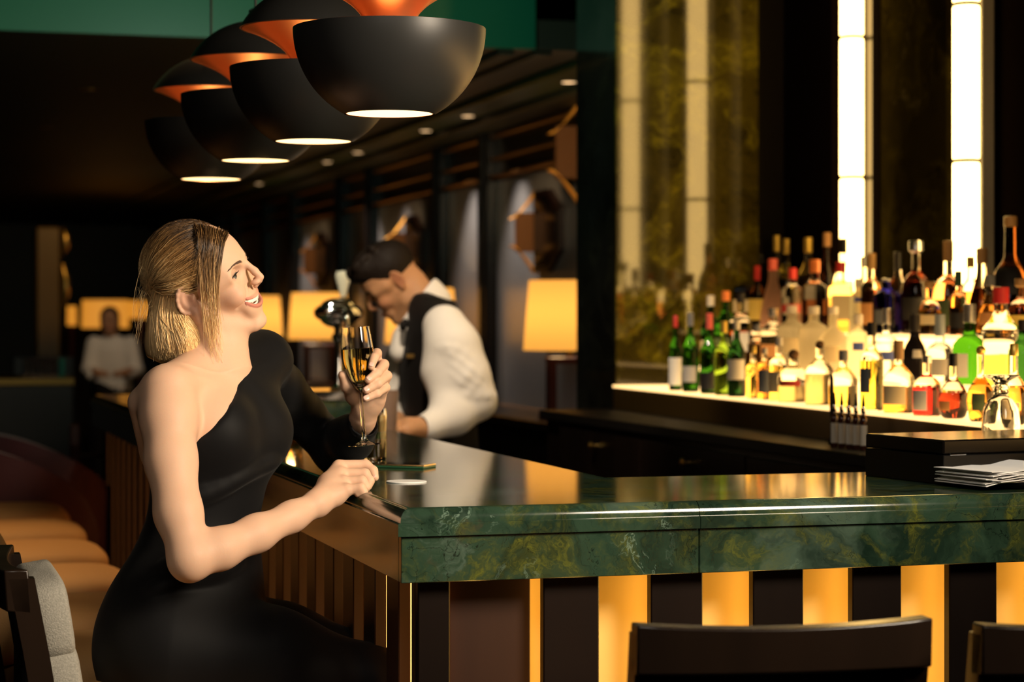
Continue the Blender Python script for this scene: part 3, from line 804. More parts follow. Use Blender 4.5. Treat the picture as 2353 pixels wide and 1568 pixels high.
# glass decanter behind the box
q = P(2300, HY, 4.66); q.z = 1.1
dc = thing('decanter', 'clear glass decanter with a wide flat lip behind the box', 'decanter', q)
pr = [(1e-9, 0), (.036, 0), (.041, .006), (.041, .09), (.037, .125), (.026, .145), (.0175, .15), (.0145, .155), (.0175, .160), (.0145, .165), (.0175, .170), (.0145, .176), (.018, .184), (.036, .193), (.040, .1955), (.036, .1975), (.014, .190), (.011, .176), (.011, .155), (.022, .142), (.033, .12), (.037, .09), (.037, .008), (1e-9, .006)]
MB().lathe(pr, 40).build('body', M['glass'], dc, 50)
# five dasher bottles on the back counter
M['bitters'] = mat('dark_bitters', (.06, .014, .006), .08, trans=.3); M['cream_label'] = mat('cream_label', (.62, .56, .46), .7)
for k, px in enumerate((1917, 1934, 1951, 1967, 1984)):
    Y = yx(px, 1.475 + .004 * k); q = P(px, HY, Y); q.z = ZC
    b = thing('bitters_bottle', 'small dasher bottle with black tip, %s of the five from the left' % ('first', 'second', 'third', 'fourth', 'fifth')[k], 'bottle', q, 0, 'bitters bottles on the service counter')
    MB().lathe([(1e-9, 0), (.0085, 0), (.009, .002), (.009, .072), (.0075, .080), (.0042, .085), (.0042, .097), (1e-9, .097)], 20).build('body', M['bitters'], b, True)
    MB().lathe([(.0093, .012), (.0093, .062)], 20).build('label', M['cream_label'], b, True)
    MB().lathe([(.0046, .09), (.0056, .093), (.0056, .104), (.0044, .108), (1e-9, .108)], 16).build('collar', M['chrome'], b, True)
    MB().lathe([(.004, .108), (.0046, .112), (.0036, .122), (.0018, .138), (1e-9, .139)], 14).build('dasher_tip', M['black_plastic'], b, True)
# black bar spoon rest / paddle standing behind the dashers
q = P(1911, HY, yx(1911, 1.52)); q.z = ZC
pd = thing('muddler', 'black paddle-shaped tool standing behind the dasher bottles', 'bar tool', q)
MB().lathe([(1e-9, 0), (.005, 0), (.004, .07), (.0058, .10), (.0062, .14), (.005, .17), (.002, .182), (1e-9, .184)], 14, sx=1.0).build('handle', M['black_plastic'], pd, True)
MB().lathe([(1e-9, .0), (.0085, .0), (.0085, .012), (.005, .016)], 14).build('foot', M['black_plastic'], pd, True)

# ------------------------------------------------------------------ beer tap on its stone station
Yt = 7.6
q = P(778, HY, Yt); zb = zat(896, Yt)
stn = thing('tap_station', 'low stone station with a steel drip tray behind the bar', 'station', wld(loc(q).x, loc(q).y, 0), TH)
MB().box((-.12, -.12, 0), (.19, .16, zb - .035), .004).build('station_body', M['marble_bar'], stn)
MB().box((-.125, -.125, zb - .034), (.195, .165, zb), .004).build('drip_tray', M['chrome'], stn)
tp = thing('beer_tap', 'chrome beer tap with oval head and ivory handle', 'tap', wld(loc(q).x, loc(q).y, zb + .0005), TH)
MB().lathe([(1e-9, 0), (.030, 0), (.030, .008), (.018, .016), (.0165, .02), (.0165, .17), (.024, .178), (.024, .19), (.016, .197), (.016, .215), (.028, .222), (.028, .235), (1e-9, .24)], 24).build('column', M['chrome'], tp, 40)
MB().superq((0, 0, .268), (.088, .04, .036), .9, .9, 36, 18).build('tap_head', M['chrome'], tp, True)
MB().superq((0, 0, .268), (.070, .03, .052), .8, .8, 36, 18).build('head_bulge', M['chrome'], tp, True)
MB().tube([(.012, -.03, .28), (.014, -.06, .27), (.014, -.075, .25), (.014, -.075, .19)], [.009, .009, .008, .007], 12).build('spout', M['chrome'], tp, True)
MB().lathe([(1e-9, .30), (.010, .30), (.009, .318), (.014, .322), (1e-9, .325)], 16, (.016, 0, 0)).build('handle_ferrule', M['chrome'], tp, True)
MB().lathe([(1e-9, .325), (.010, .325), (.016, .35), (.026, .385), (.028, .40), (.024, .412), (1e-9, .416)], 24, (.016, 0, 0), sy=.6).build('handle', M['ceramic'], tp, True)
MB().tube([(.028, 0, .17), (.04, 0, .10), (.035, 0, .03)], .006, 10).build('side_pipe', M['chrome'], tp, True)
# ice bucket beside the tap
q2 = P(880, HY, 6.55)
ib = thing('ice_bucket', 'rosy brown wine cooler standing between the raised hand and the bartender', 'bucket', (q2.x, q2.y, 1.0205))
M['cooler'] = mat('rosy_cooler', (.30, .20, .15), .3)
MB().lathe([(1e-9, 0), (.034, 0), (.038, .01), (.047, .172), (.048, .18), (.044, .18), (.034, .012), (1e-9, .01)], 28).build('pail', M['cooler'], ib, True)
# the bartender's work ledge
wl = thing('work_ledge', 'dark low work ledge behind the side counter before the bartender', 'counter', C0, TH)
MB().box((IX + .012, 2.2, .985), (IX + .30, 3.75, 1.02), .003).build('ledge_top', M['espresso_matte'], wl)
MB().box((IX + .012, 2.2, 0), (IX + .26, 3.75, .984)).build('ledge_body', M['espresso_matte'], wl)

# ------------------------------------------------------------------ far left: second counter, glasses, pillar, lamps
fc = loc(P(60, HY, 11.7))
fcn = thing('far_counter', 'dim counter at the left edge holding a cluster of glasses', 'counter', wld(fc.x, fc.y, 0), TH)
MB().box((-.55, -.2, 1.06), (.24, .45, 1.1), .004).build('counter_top', M['brass_dark'], fcn)
MB().box((-.53, -.18, 0), (.22, .43, 1.059)).build('counter_body', M['espresso'], fcn)
rng = random.Random(7)
for k in range(9):
    px = 62 + (k % 5) * 20 + (9 if k > 4 else 0); Y = 11.7 + (.0 if k < 5 else .12)
    q = P(px, HY, Y); q.z = 1.1005
    lab = ('short tumbler in the front row on the far counter, %s from the left' % ('first', 'second', 'third', 'fourth', 'fifth')[k]) if k < 5 else ('tumbler in the rear row on the far counter, %s from the left' % ('first', 'second', 'third', 'fourth')[k - 5])
    g = thing('tumbler', lab, 'glass', q, 0, 'glasses on the far counter')
    MB().lathe([(1e-9, 0), (.019, 0), (.022, .10), (.0205, .10), (.0175, .006), (1e-9, .006)], 16).build('glass', M['glass'] if k != 4 else mat('teal_glass', (.1, .55, .42), .1, trans=.6), g, True)
q = P(112, HY, 15.5)
M['amber_wall'] = mat('amber_lacquer', (.20, .11, .012), .4)
pl = thing('display_pillar', 'dim amber pillar with gilded edging far at left', 'pillar', wld(loc(q).x, loc(q).y, 0), TH)
MB().box((-.09, -.1, 0), (.07, .1, 2.06), .01).build('pillar_body', M['amber_wall'], pl)
for z0, z1 in ((1.86, 2.06), (1.47, 1.80)):
    mb = MB().tube([(.085, -.09, z0 + .0), (.11, -.1, z0 + (z1 - z0) * .35), (.11, -.1, z0 + (z1 - z0) * .7), (.09, -.09, z1)], [.012, .03, .03, .012], 10)
    mb.build('gilded_edge', M['brass'], pl, True)
spot_light('pillar_spot', tuple(wld(loc(q).x + .3, loc(q).y - 1.4, 2.45)), (q.x, q.y, 1.8), 14, (1, .6, .2), math.radians(40))
def far_lamp(px, Y, w, h, py, lab):
    q = P(px, HY, Y); l = loc(q); s = Y / F
    t = thing('far_lamp', lab, 'lamp', (q.x, q.y, 0), 0, 'orange lamps far at left')
    zc = zat(py, Y)
    MB().lathe([(w * s / 2, zc - h * s / 2), (w * s / 2 * .97, zc + h * s / 2)], 32).build('lamp_shade', M['shade_dim'], t, True)
    MB().tube([(0, 0, .02), (0, 0, zc)], .02, 10).build('stem', M['mahogany'], t)
    MB().lathe([(1e-9, 0), (.16, 0), (.15, .02), (1e-9, .03)], 20).build('foot', M['mahogany'], t, True)
far_lamp(242, 19.6, 108, 64, 722, 'wide orange lamp behind the woman in white')
far_lamp(165, 20.4, 22, 44, 726, 'narrow orange lamp left of the woman in white')
far_lamp(322, 20.6, 70, 40, 712, 'orange lamp partly hidden by the blonde hair')
# bottles glinting on the far back shelf
fs_ = loc(P(105, HY, 14.6))
fsh = thing('far_shelf', 'dark shelf carrying a few bottles far at left', 'shelf', wld(fs_.x, fs_.y, 0), TH)
MB().box((-.22, -.1, 0), (.18, .1, 1.16), .006).build('shelf_body', M['espresso'], fsh)
# ================================================================== bottles on the light shelf
def G(name, col, rough=.02, trans=1.0, ior=1.25): 
    M[name] = mat(name, col, rough, trans=trans, ior=ior)
G('g_clear', (.98, .95, .88)); G('g_green', (.03, .17, .012)); G('g_dgreen', (.02, .10, .02)); G('g_lime', (.30, .55, .05)); G('g_vivid', (.035, .20, .008))
G('g_brown', (.16, .05, .012)); G('g_blue', (.03, .03, .55))
def frost(name, col):
    m = mat(name, col, .5, trans=.95, ior=1.12); nt = m.node_tree; t = nt.nodes.new('ShaderNodeBsdfTranslucent'); t.inputs[0].default_value = (*col, 1)
    x = nt.nodes.new('ShaderNodeMixShader'); x.inputs[0].default_value = .45
    nt.links.new(nt.nodes['Principled BSDF'].outputs[0], x.inputs[1]); nt.links.new(t.outputs[0], x.inputs[2]); nt.links.new(x.outputs[0], nt.nodes['Material Output'].inputs[0]); M[name] = m
G('g_black', (.012, .01, .012), .1, .2); frost('g_frost', (1.0, .95, .80)); frost('g_pink', (1.0, .72, .62))
G('g_ice', (.80, .88, .95)); G('g_yellowgreen', (.55, .55, .05))
G('l_amber', (.95, .42, .08)); G('l_gold', (.98, .72, .18)); G('l_red', (.55, .02, .02)); G('l_dark', (.22, .03, .015)); G('l_rum', (.42, .10, .02)); G('l_orange', (1.0, .38, .16), .1); G('l_yellow', (.98, .80, .12)); G('l_cream', (1.0, .85, .45), .3, .7); G('l_water', (.97, .97, .93))
def K(name, col, rough=.4, metal=0.0): M[name] = mat(name, col, rough, metal)
K('k_red', (.55, .03, .03)); K('k_pink', (.75, .13, .10)); K('k_black', (.012, .01, .01)); K('k_white', (.75, .70, .62)); K('k_gold', (.80, .55, .12), .3, .7); K('k_orange', (.85, .24, .06)); K('k_tan', (.45, .26, .10)); K('k_grey', (.16, .17, .19)); K('k_silver', (.65, .65, .66), .25, .9); K('k_cork', (.18, .09, .035), .8); K('k_green', (.02, .06, .03)); K('k_steelblue', (.35, .42, .50), .3, .3)
K('p_white', (.78, .75, .68), .7); K('p_cream', (.75, .62, .38), .7); K('p_red', (.55, .05, .04), .6); K('p_black', (.015, .014, .014), .5); K('p_yellow', (.80, .58, .12), .6); K('p_blue', (.08, .12, .42), .5); K('p_grey', (.40, .38, .36), .6); K('p_green', (.10, .14, .05), .6); K('p_orange', (.75, .35, .12), .6); K('p_slate', (.12, .14, .18), .6)

# shapes: radius profile in units of the half width against height in units of the full height (up to the lip)
SHP = {
 'wine':   [(0, 0), (.92, 0), (1, .02), (1, .56), (.93, .63), (.62, .72), (.38, .79), (.33, .84), (.32, 1)],
 'straight': [(0, 0), (.93, 0), (1, .015), (1, .62), (.92, .68), (.55, .735), (.38, .77), (.34, .82), (.34, 1)],
 'square': [(0, 0), (.95, 0), (1, .02), (1, .66), (.9, .715), (.5, .75), (.36, .78), (.34, 1)],
 'round':  [(0, 0), (.62, 0), (.78, .02), (.97, .16), (1, .30), (.92, .44), (.66, .57), (.36, .65), (.27, .70), (.25, 1)],
 'bulb':   [(0, 0), (.90, 0), (.96, .02), (1, .30), (1, .46), (.90, .58), (.62, .67), (.32, .71), (.28, .76), (.28, 1)],
 'cone':   [(0, 0), (.95, 0), (1, .02), (.96, .25), (.80, .45), (.56, .62), (.38, .75), (.34, .82), (.33, 1)],
 'squat':  [(0, 0), (.94, 0), (1, .03), (1, .50), (.95, .58), (.60, .70), (.30, .78), (.26, .84), (.28, 1)],
 'tri':    [(0, 0), (.85, 0), (1, .03), (.92, .40), (.60, .62), (.34, .74), (.30, .8), (.30, 1)],
 'pagoda': [(0, 0), (.76, 0), (.80, .02), (.86, .52), (.88, .585), (1.0, .60), (.96, .62), (.66, .70), (.42, .78), (.34, .83), (.34, 1)],
 'vodka':  [(0, 0), (.93, 0), (1, .015), (1, .70), (.88, .755), (.46, .80), (.34, .83), (.33, 1)],
 'gin':    [(0, 0), (.86, 0), (.90, .02), (1, .36), (1, .50), (.96, .57), (.66, .66), (.36, .70), (.33, .74), (.33, 1)],
 'decant': [(0, 0), (.7, 0), (.82, .03), (1, .28), (.92, .44), (.55, .56), (.28, .64), (.24, .72), (.26, 1)],
}
def prof_at(sh, zn):
    s = SHP[sh]; 
    for (r0, z0), (r1, z1) in zip(s[1:-1], s[2:]):
        if z0 <= zn <= z1 + 1e-9: return r0 + (r1 - r0) * ((zn - z0) / max(z1 - z0, 1e-9))
    return s[-1][0]
def smooth_prof(sh):
    out = [(1e-9, 0.0)]
    for k in range(61):
        zn = k / 60
        out.append((prof_at(sh, max(zn, 1e-4)), zn))
    # light smoothing of the shoulders
    r = [p[0] for p in out]
    for _ in range(2):
        r = r[:2] + [(r[i - 1] + 2 * r[i] + r[i + 1]) / 4 for i in range(2, len(r) - 1)] + r[-1:]
    return [(a, p[1]) for a, p in zip(r, out)]
SMP = {k: smooth_prof(k) for k in SHP}
GB = 'bottles crowded on the light shelf'
def bottle(px, top, wpx, tier, off, shape, glass, liq, fill, cap, caph, label, text, capstyle='cyl'):
    # off: distance of the bottle's axis behind the shelf's front edge
    wpx *= {1: 1.12, 2: 1.22, 3: 1.18}[tier]
    if tier == 1: off = wpx * 6.2 / F / 2 + .010 + .0006 * (wpx < 40)
    Y = yx(px, 1.62 + off)
    for _ in range(6):
        l = loc(P(px, HY, Y)); Y = yx(px, shx(l.y) + off)
    q = P(px, HY, Y); z0 = {1: T1, 2: T2, 3: T3}[tier] + .0004
    zt = zat(top, Y); H = zt - z0; w = wpx * Y / F / 2
    q.z = z0
    ch = caph * H
    hb = H - ch * .55             # glass up to part of the cap
    t = thing('bottle', text, 'bottle', q, math.atan2(q.y, q.x) - math.pi / 2, GB)   # -y faces the camera
    sp = SMP[shape]; seg = 4 if shape == 'square' else 28
    kw = dict(seg=seg)
    if shape == 'square':
        def lath(pr): 
            m = MB(); vs = []; fs = []; n = len(pr); S = 32
            for i in range(S):
                a = 2 * math.pi * (i + .5) / S; c, s = math.cos(a), math.sin(a)
                e = (abs(c) ** 7 + abs(s) ** 7) ** (-1 / 7)
                for r, z in pr:
                    k_ = min(1, max(0, (r / w - .4) / .45)); f = 1 + (e - 1) * k_
                    vs.append((r * c * f * .98, r * s * f * .8, z))
            for i in range(S):
                j = (i + 1) % S
                for k in range(n - 1): fs.append((i * n + k, j * n + k, j * n + k + 1, i * n + k + 1))
            return m.add(vs, fs)
    else:
        def lath(pr): return MB().lathe(pr, 28)
    lath([(r * w, z * hb) for r, z in sp] + [(1e-9, hb)]).build('glass_body', M[glass], t, True)
    if liq:
        e = .0022
        pr = [(1e-9, e)] + [(max(r * w - .0016, .001), max(z * hb, e)) for r, z in sp[1:] if z <= fill]
        lath(pr + [(1e-9, fill * hb)]).build('liquid', M[liq], t, True)
    rn = sp[-1][0] * w
    if capstyle == 'cyl':
        MB().lathe([(rn * 1.02, H - ch), (rn * 1.14, H - ch + .001), (rn * 1.14, H - .002), (rn * .95, H), (1e-9, H)], 20).build('cap', M[cap], t, True)
    elif capstyle == 'ball':
        R = ch * .5
        MB().lathe([(1e-9, H - ch)] + [(R * 1.05 * math.sin(math.pi * k / 10), H - R - R * math.cos(math.pi * k / 10)) for k in range(1, 10)] + [(1e-9, H)], 20).build('stopper', M[cap], t, True)
    elif capstyle == 'flat':
        MB().lathe([(rn * .9, H - ch), (rn * 1.7, H - ch * .8), (rn * 1.7, H - ch * .1), (rn * 1.5, H), (1e-9, H)], 20).build('stopper', M[cap], t, True)
    elif capstyle == 'foil':
        MB().lathe([(rn * 1.05, H - ch), (rn * 1.08, H - ch * .3), (rn * 1.35, H - ch * .25), (rn * 1.35, H - ch * .08), (rn * 1.2, H), (1e-9, H)], 20).build('foil_cap', M[cap], t, True)
    if label:
        m, za, zb, span = label[:4]
        pts = [za + (zb - za) * k / 8 for k in range(9)]
        a0 = -math.pi / 2 - span / 2 - (label[4] if len(label) > 4 else .25)
        if shape == 'square':
            yv = -w * .8 * 1.02 - .0012
            MB().box((-w * .72, yv - .0008, za * hb), (w * .72, yv, zb * hb)).build('label', M[m], t)
        else:
            MB().lathe([(max(prof_at(shape, z_) * w + .0010, .004), z_ * hb) for z_ in pts], 18, a0=a0, a1=a0 + span).build('label', M[m], t, True)
    return t
BL = [
 # tier 1, front row
 (1552, 725, 27, 1, .06, 'wine', 'g_green', None, 0, 'k_red', .16, ('p_white', .08, .48, 2.6), 'green bottle with red cap and white label, leftmost on the lowest step'),
 (1587, 719, 35, 1, .07, 'wine', 'g_vivid', None, 0, 'k_grey', .17, ('p_grey', .14, .36, 1.8), 'bright green bottle with grey cap, second from left on the lowest step'),
 (1630, 720, 38, 1, .08, 'wine', 'g_green', None, 0, 'k_pink', .20, ('p_black', .06, .30, 2.2), 'green bottle with pinkish red cap and dark low label'),
 (1663, 738, 38, 1, .08, 'straight', 'g_lime', None, 0, 'k_gold', .16, None, 'yellow-green bottle with golden cap on the lowest step'),
 (1693, 735, 38, 1, .07, 'wine', 'g_dgreen', None, 0, 'k_white', .13, ('p_white', .24, .52, 2.3), 'dark green bottle with white cap and square pale label'),
 (1731, 795, 30, 1, .06, 'straight', 'g_clear', 'l_gold', .7, 'k_gold', .14, None, 'slim golden bottle beside the dark green bottle with square pale label'),
 (1757, 800, 30, 1, .06, 'vodka', 'g_clear', 'l_amber', .75, 'k_white', .12, ('p_slate', .15, .62, 1.6), 'slim amber bottle with a slate blue label'),
 (1790, 775, 40, 1, .09, 'straight', 'g_clear', 'l_gold', .6, 'k_white', .14, ('p_cream', .15, .5, 2.2), 'clear bottle of gold spirit with cream label on the lowest step'),
 (1824, 803, 66, 1, .08, 'squat', 'g_clear', 'l_cream', .35, 'k_cork', .20, ('p_red', .34, .46, 1.3), 'wide clear flask with brown ball stopper and small red label', 'ball'),
 (1884, 783, 62, 1, .08, 'squat', 'g_clear', 'l_cream', .5, 'k_cork', .13, None, 'wide clear flask of pale cream liquor with brown ball stopper, taller of two', 'ball'),
 (1938, 805, 60, 1, .08, 'squat', 'g_clear', 'l_gold', .42, 'k_grey', .19, None, 'clear flask with grey cap half full of yellow spirit'),
 (2003, 741, 48, 1, .10, 'straight', 'g_clear', 'l_yellow', .62, 'k_black', .15, ('p_slate', .22, .52, 1.1, .7), 'tall yellow bottle with black cap and dark label'),
 (2065, 783, 64, 1, .08, 'squat', 'g_clear', 'l_amber', .42, 'k_tan', .26, ('p_cream', .14, .44, 1.7, .4), 'squat amber whisky bottle with long tan cap and cream label'),
 (2130, 818, 60, 1, .07, 'bulb', 'g_clear', 'l_red', .52, 'k_silver', .12, ('p_white', .10, .46, 1.2, .6), 'deep red liqueur bottle with white label on the lowest step'),
 (2191, 812, 62, 1, .07, 'round', 'g_clear', 'l_dark', .46, 'k_black', .20, ('p_orange', .14, .30, .9, .7), 'round dark red cognac bottle with black cap'),
 (2254, 795, 58, 1, .08, 'decant', 'g_clear', 'l_amber', .6, 'k_gold', .12, ('p_green', .16, .40, 1.0, .2), 'faceted amber decanter with oval olive label', 'ball'),
 (2330, 790, 60, 1, .08, 'round', 'g_clear', 'l_amber', .5, 'k_gold', .15, ('p_cream', .1, .3, 1.2), 'round amber bottle at right behind the clear decanter'),
 # tier 2
 (1633, 679, 38, 2, .30, 'wine', 'g_dgreen', None, 0, 'k_white', .15, ('p_cream', .15, .4, 2.2), 'dark green bottle with cream collar standing behind the left green bottles'),
 (1668, 669, 42, 2, .30, 'wine', 'g_green', None, 0, 'k_orange', .13, ('p_green', .16, .42, 2.2), 'green bottle with pale orange cap on the middle step'),
 (1702, 672, 42, 2, .30, 'square', 'g_clear', 'l_rum', .55, 'k_black', .14, ('p_white', .25, .52, 2), 'square clear bottle with black cap on the middle step'),
 (1742, 745, 40, 2, .30, 'straight', 'g_clear', 'l_amber', .6, 'k_silver', .18, None, 'amber bottle with silver cap on the middle step'),
 (1776, 708, 48, 2, .31, 'vodka', 'g_clear', 'l_water', .7, 'k_silver', .14, ('p_orange', .24, .46, 1.8), 'clear vodka bottle with orange label on the middle step'),
 (1820, 702, 56, 2, .31, 'vodka', 'g_frost', None, 0, 'k_white', .12, ('p_cream', .3, .55, 1.6), 'tall frosted bottle, left of the three glowing frosted ones'),
 (1870, 704, 56, 2, .31, 'vodka', 'g_frost', None, 0, 'k_white', .12, None, 'tall frosted bottle, middle of the three glowing frosted ones'),
 (1915, 704, 58, 2, .31, 'bulb', 'g_frost', None, 0, 'k_white', .12, ('p_cream', .2, .45, 1.5), 'round frosted bottle, right of the three glowing frosted ones'),
 (1972, 722, 46, 2, .31, 'vodka', 'g_frost', None, 0, 'k_white', .16, ('p_blue', .46, .60, .9, .0), 'frosted bottle with a small blue emblem'),
 (2037, 709, 52, 2, .31, 'bulb', 'g_ice', 'l_water', .55, 'k_silver', .22, ('p_blue', .30, .44, 1.9, .3), 'clear round bottle with silver cap below the blue bottle'),
 (2102, 722, 58, 2, .31, 'tri', 'g_black', None, 0, 'k_black', .26, ('p_white', .40, .54, .7, -.2), 'black sloping bottle with a small white tag'),
 (2160, 722, 52, 2, .31, 'gin', 'g_ice', 'l_water', .6, 'k_steelblue', .32, ('p_grey', .12, .42, 1.7, .3), 'pale bottle with long blue-grey cap and silver label'),
 (2228, 698, 64, 2, .31, 'gin', 'g_vivid', None, 0, 'k_silver', .24, ('p_white', .10, .44, 1.0, .6), 'vivid green gin bottle with silver cap and white label'),
 (2300, 659, 78, 2, .31, 'pagoda', 'g_clear', 'l_yellow', .36, 'k_red', .17, None, 'clear bottle with flared shoulder and red cap at right'),
 (2352, 735, 58, 2, .28, 'wine', 'g_dgreen', None, 0, 'k_black', .16, None, 'dark green champagne bottle cut by the right edge'),
 # tier 3, front row
 (1671, 608, 42, 3, .50, 'wine', 'g_dgreen', None, 0, 'k_black', .12, ('p_green', .12, .4, 2.2), 'dark green bottle with black cap, leftmost on the top step'),
 (1704, 604, 44, 3, .50, 'square', 'g_clear', 'l_rum', .5, 'k_gold', .14, ('p_cream', .3, .5, 2), 'square brown bottle with golden cap on the top step'),
 (1740, 611, 34, 3, .50, 'wine', 'g_brown', None, 0, 'k_red', .22, ('p_yellow', .2, .56, 2.2), 'dark brown bottle with red cap and yellow label'),
 (1776, 595, 50, 3, .50, 'cone', 'g_pink', None, 0, 'k_pink', .16, None, 'tapering frosted pink bottle with coral red cap'),
 (1821, 616, 44, 3, .50, 'vodka', 'g_clear', 'l_water', .6, 'k_red', .18, ('p_red', .34, .48, 1.9), 'clear bottle with crimson cap and red label'),
 (1872, 597, 52, 3, .50, 'square', 'g_clear', 'l_orange', .5, 'k_orange', .18, None, 'square pale bottle with bright orange cap'),
 (1932, 602, 50, 3, .50, 'square', 'g_clear', 'l_cream', .55, 'k_red', .15, ('p_cream', .2, .58, 2), 'square bottle with red cap and big cream label by the light column'),
 (1971, 640, 34, 3, .49, 'vodka', 'g_frost', None, 0, 'k_white', .16, ('p_blue', .62, .72, .8, 0), 'slim white bottle with blue round emblem beside the light column'),
 (2003, 582, 42, 3, .52, 'straight', 'g_clear', 'l_orange', .62, 'k_tan', .20, ('p_orange', .12, .42, 2), 'orange bottle with tan cap right of the light column'),
 (2037, 640, 54, 3, .485, 'vodka', 'g_blue', None, 0, 'k_silver', .06, ('p_slate', .18, .44, .9, .5), 'cobalt blue bottle with clear neck on the top step'),
 (2064, 579, 44, 3, .60, 'wine', 'g_clear', 'l_rum', .6, 'k_black', .22, None, 'reddish brown bottle with black cap behind the blue bottle'),
 (2105, 553, 60, 3, .56, 'bulb', 'g_clear', 'l_dark', .60, 'k_silver', .14, ('p_black', .16, .42, 1.7, .3), 'dark rum bottle with silver stopper and black label', 'flat'),
 (2136, 647, 44, 3, .475, 'bulb', 'g_clear', 'l_amber', .5, 'k_tan', .14, ('p_cream', .2, .4, 1.6), 'small amber bottle with flat tan stopper', 'flat'),
 (2179, 553, 62, 3, .56, 'bulb', 'g_clear', 'l_orange', .62, 'k_tan', .22, ('p_green', .10, .42, 1.3, .5), 'bulbous coral orange bottle with tan cap before the nearer light column'),
 (2202, 623, 36, 3, .472, 'straight', 'g_clear', 'l_orange', .5, 'k_green', .24, ('p_black', .12, .4, 1.8), 'clear orange bottle with dark green cap before the nearer light column'),
 (2256, 570, 58, 3, .58, 'cone', 'g_clear', 'l_rum', .6, 'k_tan', .18, None, 'sloping brown bottle with tan cap right of the nearer light column'),
 (2275, 632, 52, 3, .475, 'cone', 'g_clear', 'l_amber', .55, 'k_grey', .18, ('p_orange', .2, .42, 1.6), 'amber bottle with slate cap in front of the sloping brown bottle'),
 (2322, 497, 88, 3, .605, 'round', 'g_brown', None, 0, 'k_tan', .09, ('p_black', .36, .60, 1.5, .2), 'huge dark oversized bottle with tilted black label at right'),
 (2345, 640, 46, 3, .475, 'bulb', 'g_clear', 'l_rum', .55, 'k_tan', .16, ('p_yellow', .2, .4, 1.8), 'brown bottle cut by the right edge below the huge bottle', 'flat'),
 # tier 3, back row
 (1742, 545, 36, 3, .60, 'wine', 'g_lime', None, 0, 'k_white', .20, ('p_cream', .2, .5, 2), 'tall wine bottle with long white cap at the back left'),
 (1785, 541, 36, 3, .60, 'wine', 'g_clear', 'l_yellow', .7, 'k_gold', .17, None, 'yellow wine bottle with gold foil, left of the pair'),
 (1807, 549, 36, 3, .58, 'wine', 'g_clear', 'l_yellow', .7, 'k_gold', .16, ('p_cream', .2, .45, 1.9), 'yellow wine bottle with gold foil, right of the pair'),
 (1857, 546, 46, 3, .60, 'wine', 'g_clear', 'l_gold', .6, 'k_gold', .16, ('p_white', .2, .5, 2), 'clear bottle with yellow foil cap standing alone at the back'),
 (1900, 535, 44, 3, .60, 'wine', 'g_brown', None, 0, 'k_cork', .14, None, 'tall dark brown bottle left of the farther light column'),
 (1938, 548, 40, 3, .58, 'wine', 'g_clear', 'l_amber', .6, 'k_black', .16, None, 'tall bottle with black cap right before the farther light column'),
 (1985, 590, 34, 3, .60, 'straight', 'g_clear', 'l_water', .6, 'k_silver', .14, None, 'slim clear bottle with silver cap at the back by the light column'),
 (2230, 590, 40, 3, .60, 'straight', 'g_clear', 'l_amber', .6, 'k_gold', .14, None, 'amber bottle with golden cap at the back by the nearer light column'),
]
for row in BL: bottle(*row)
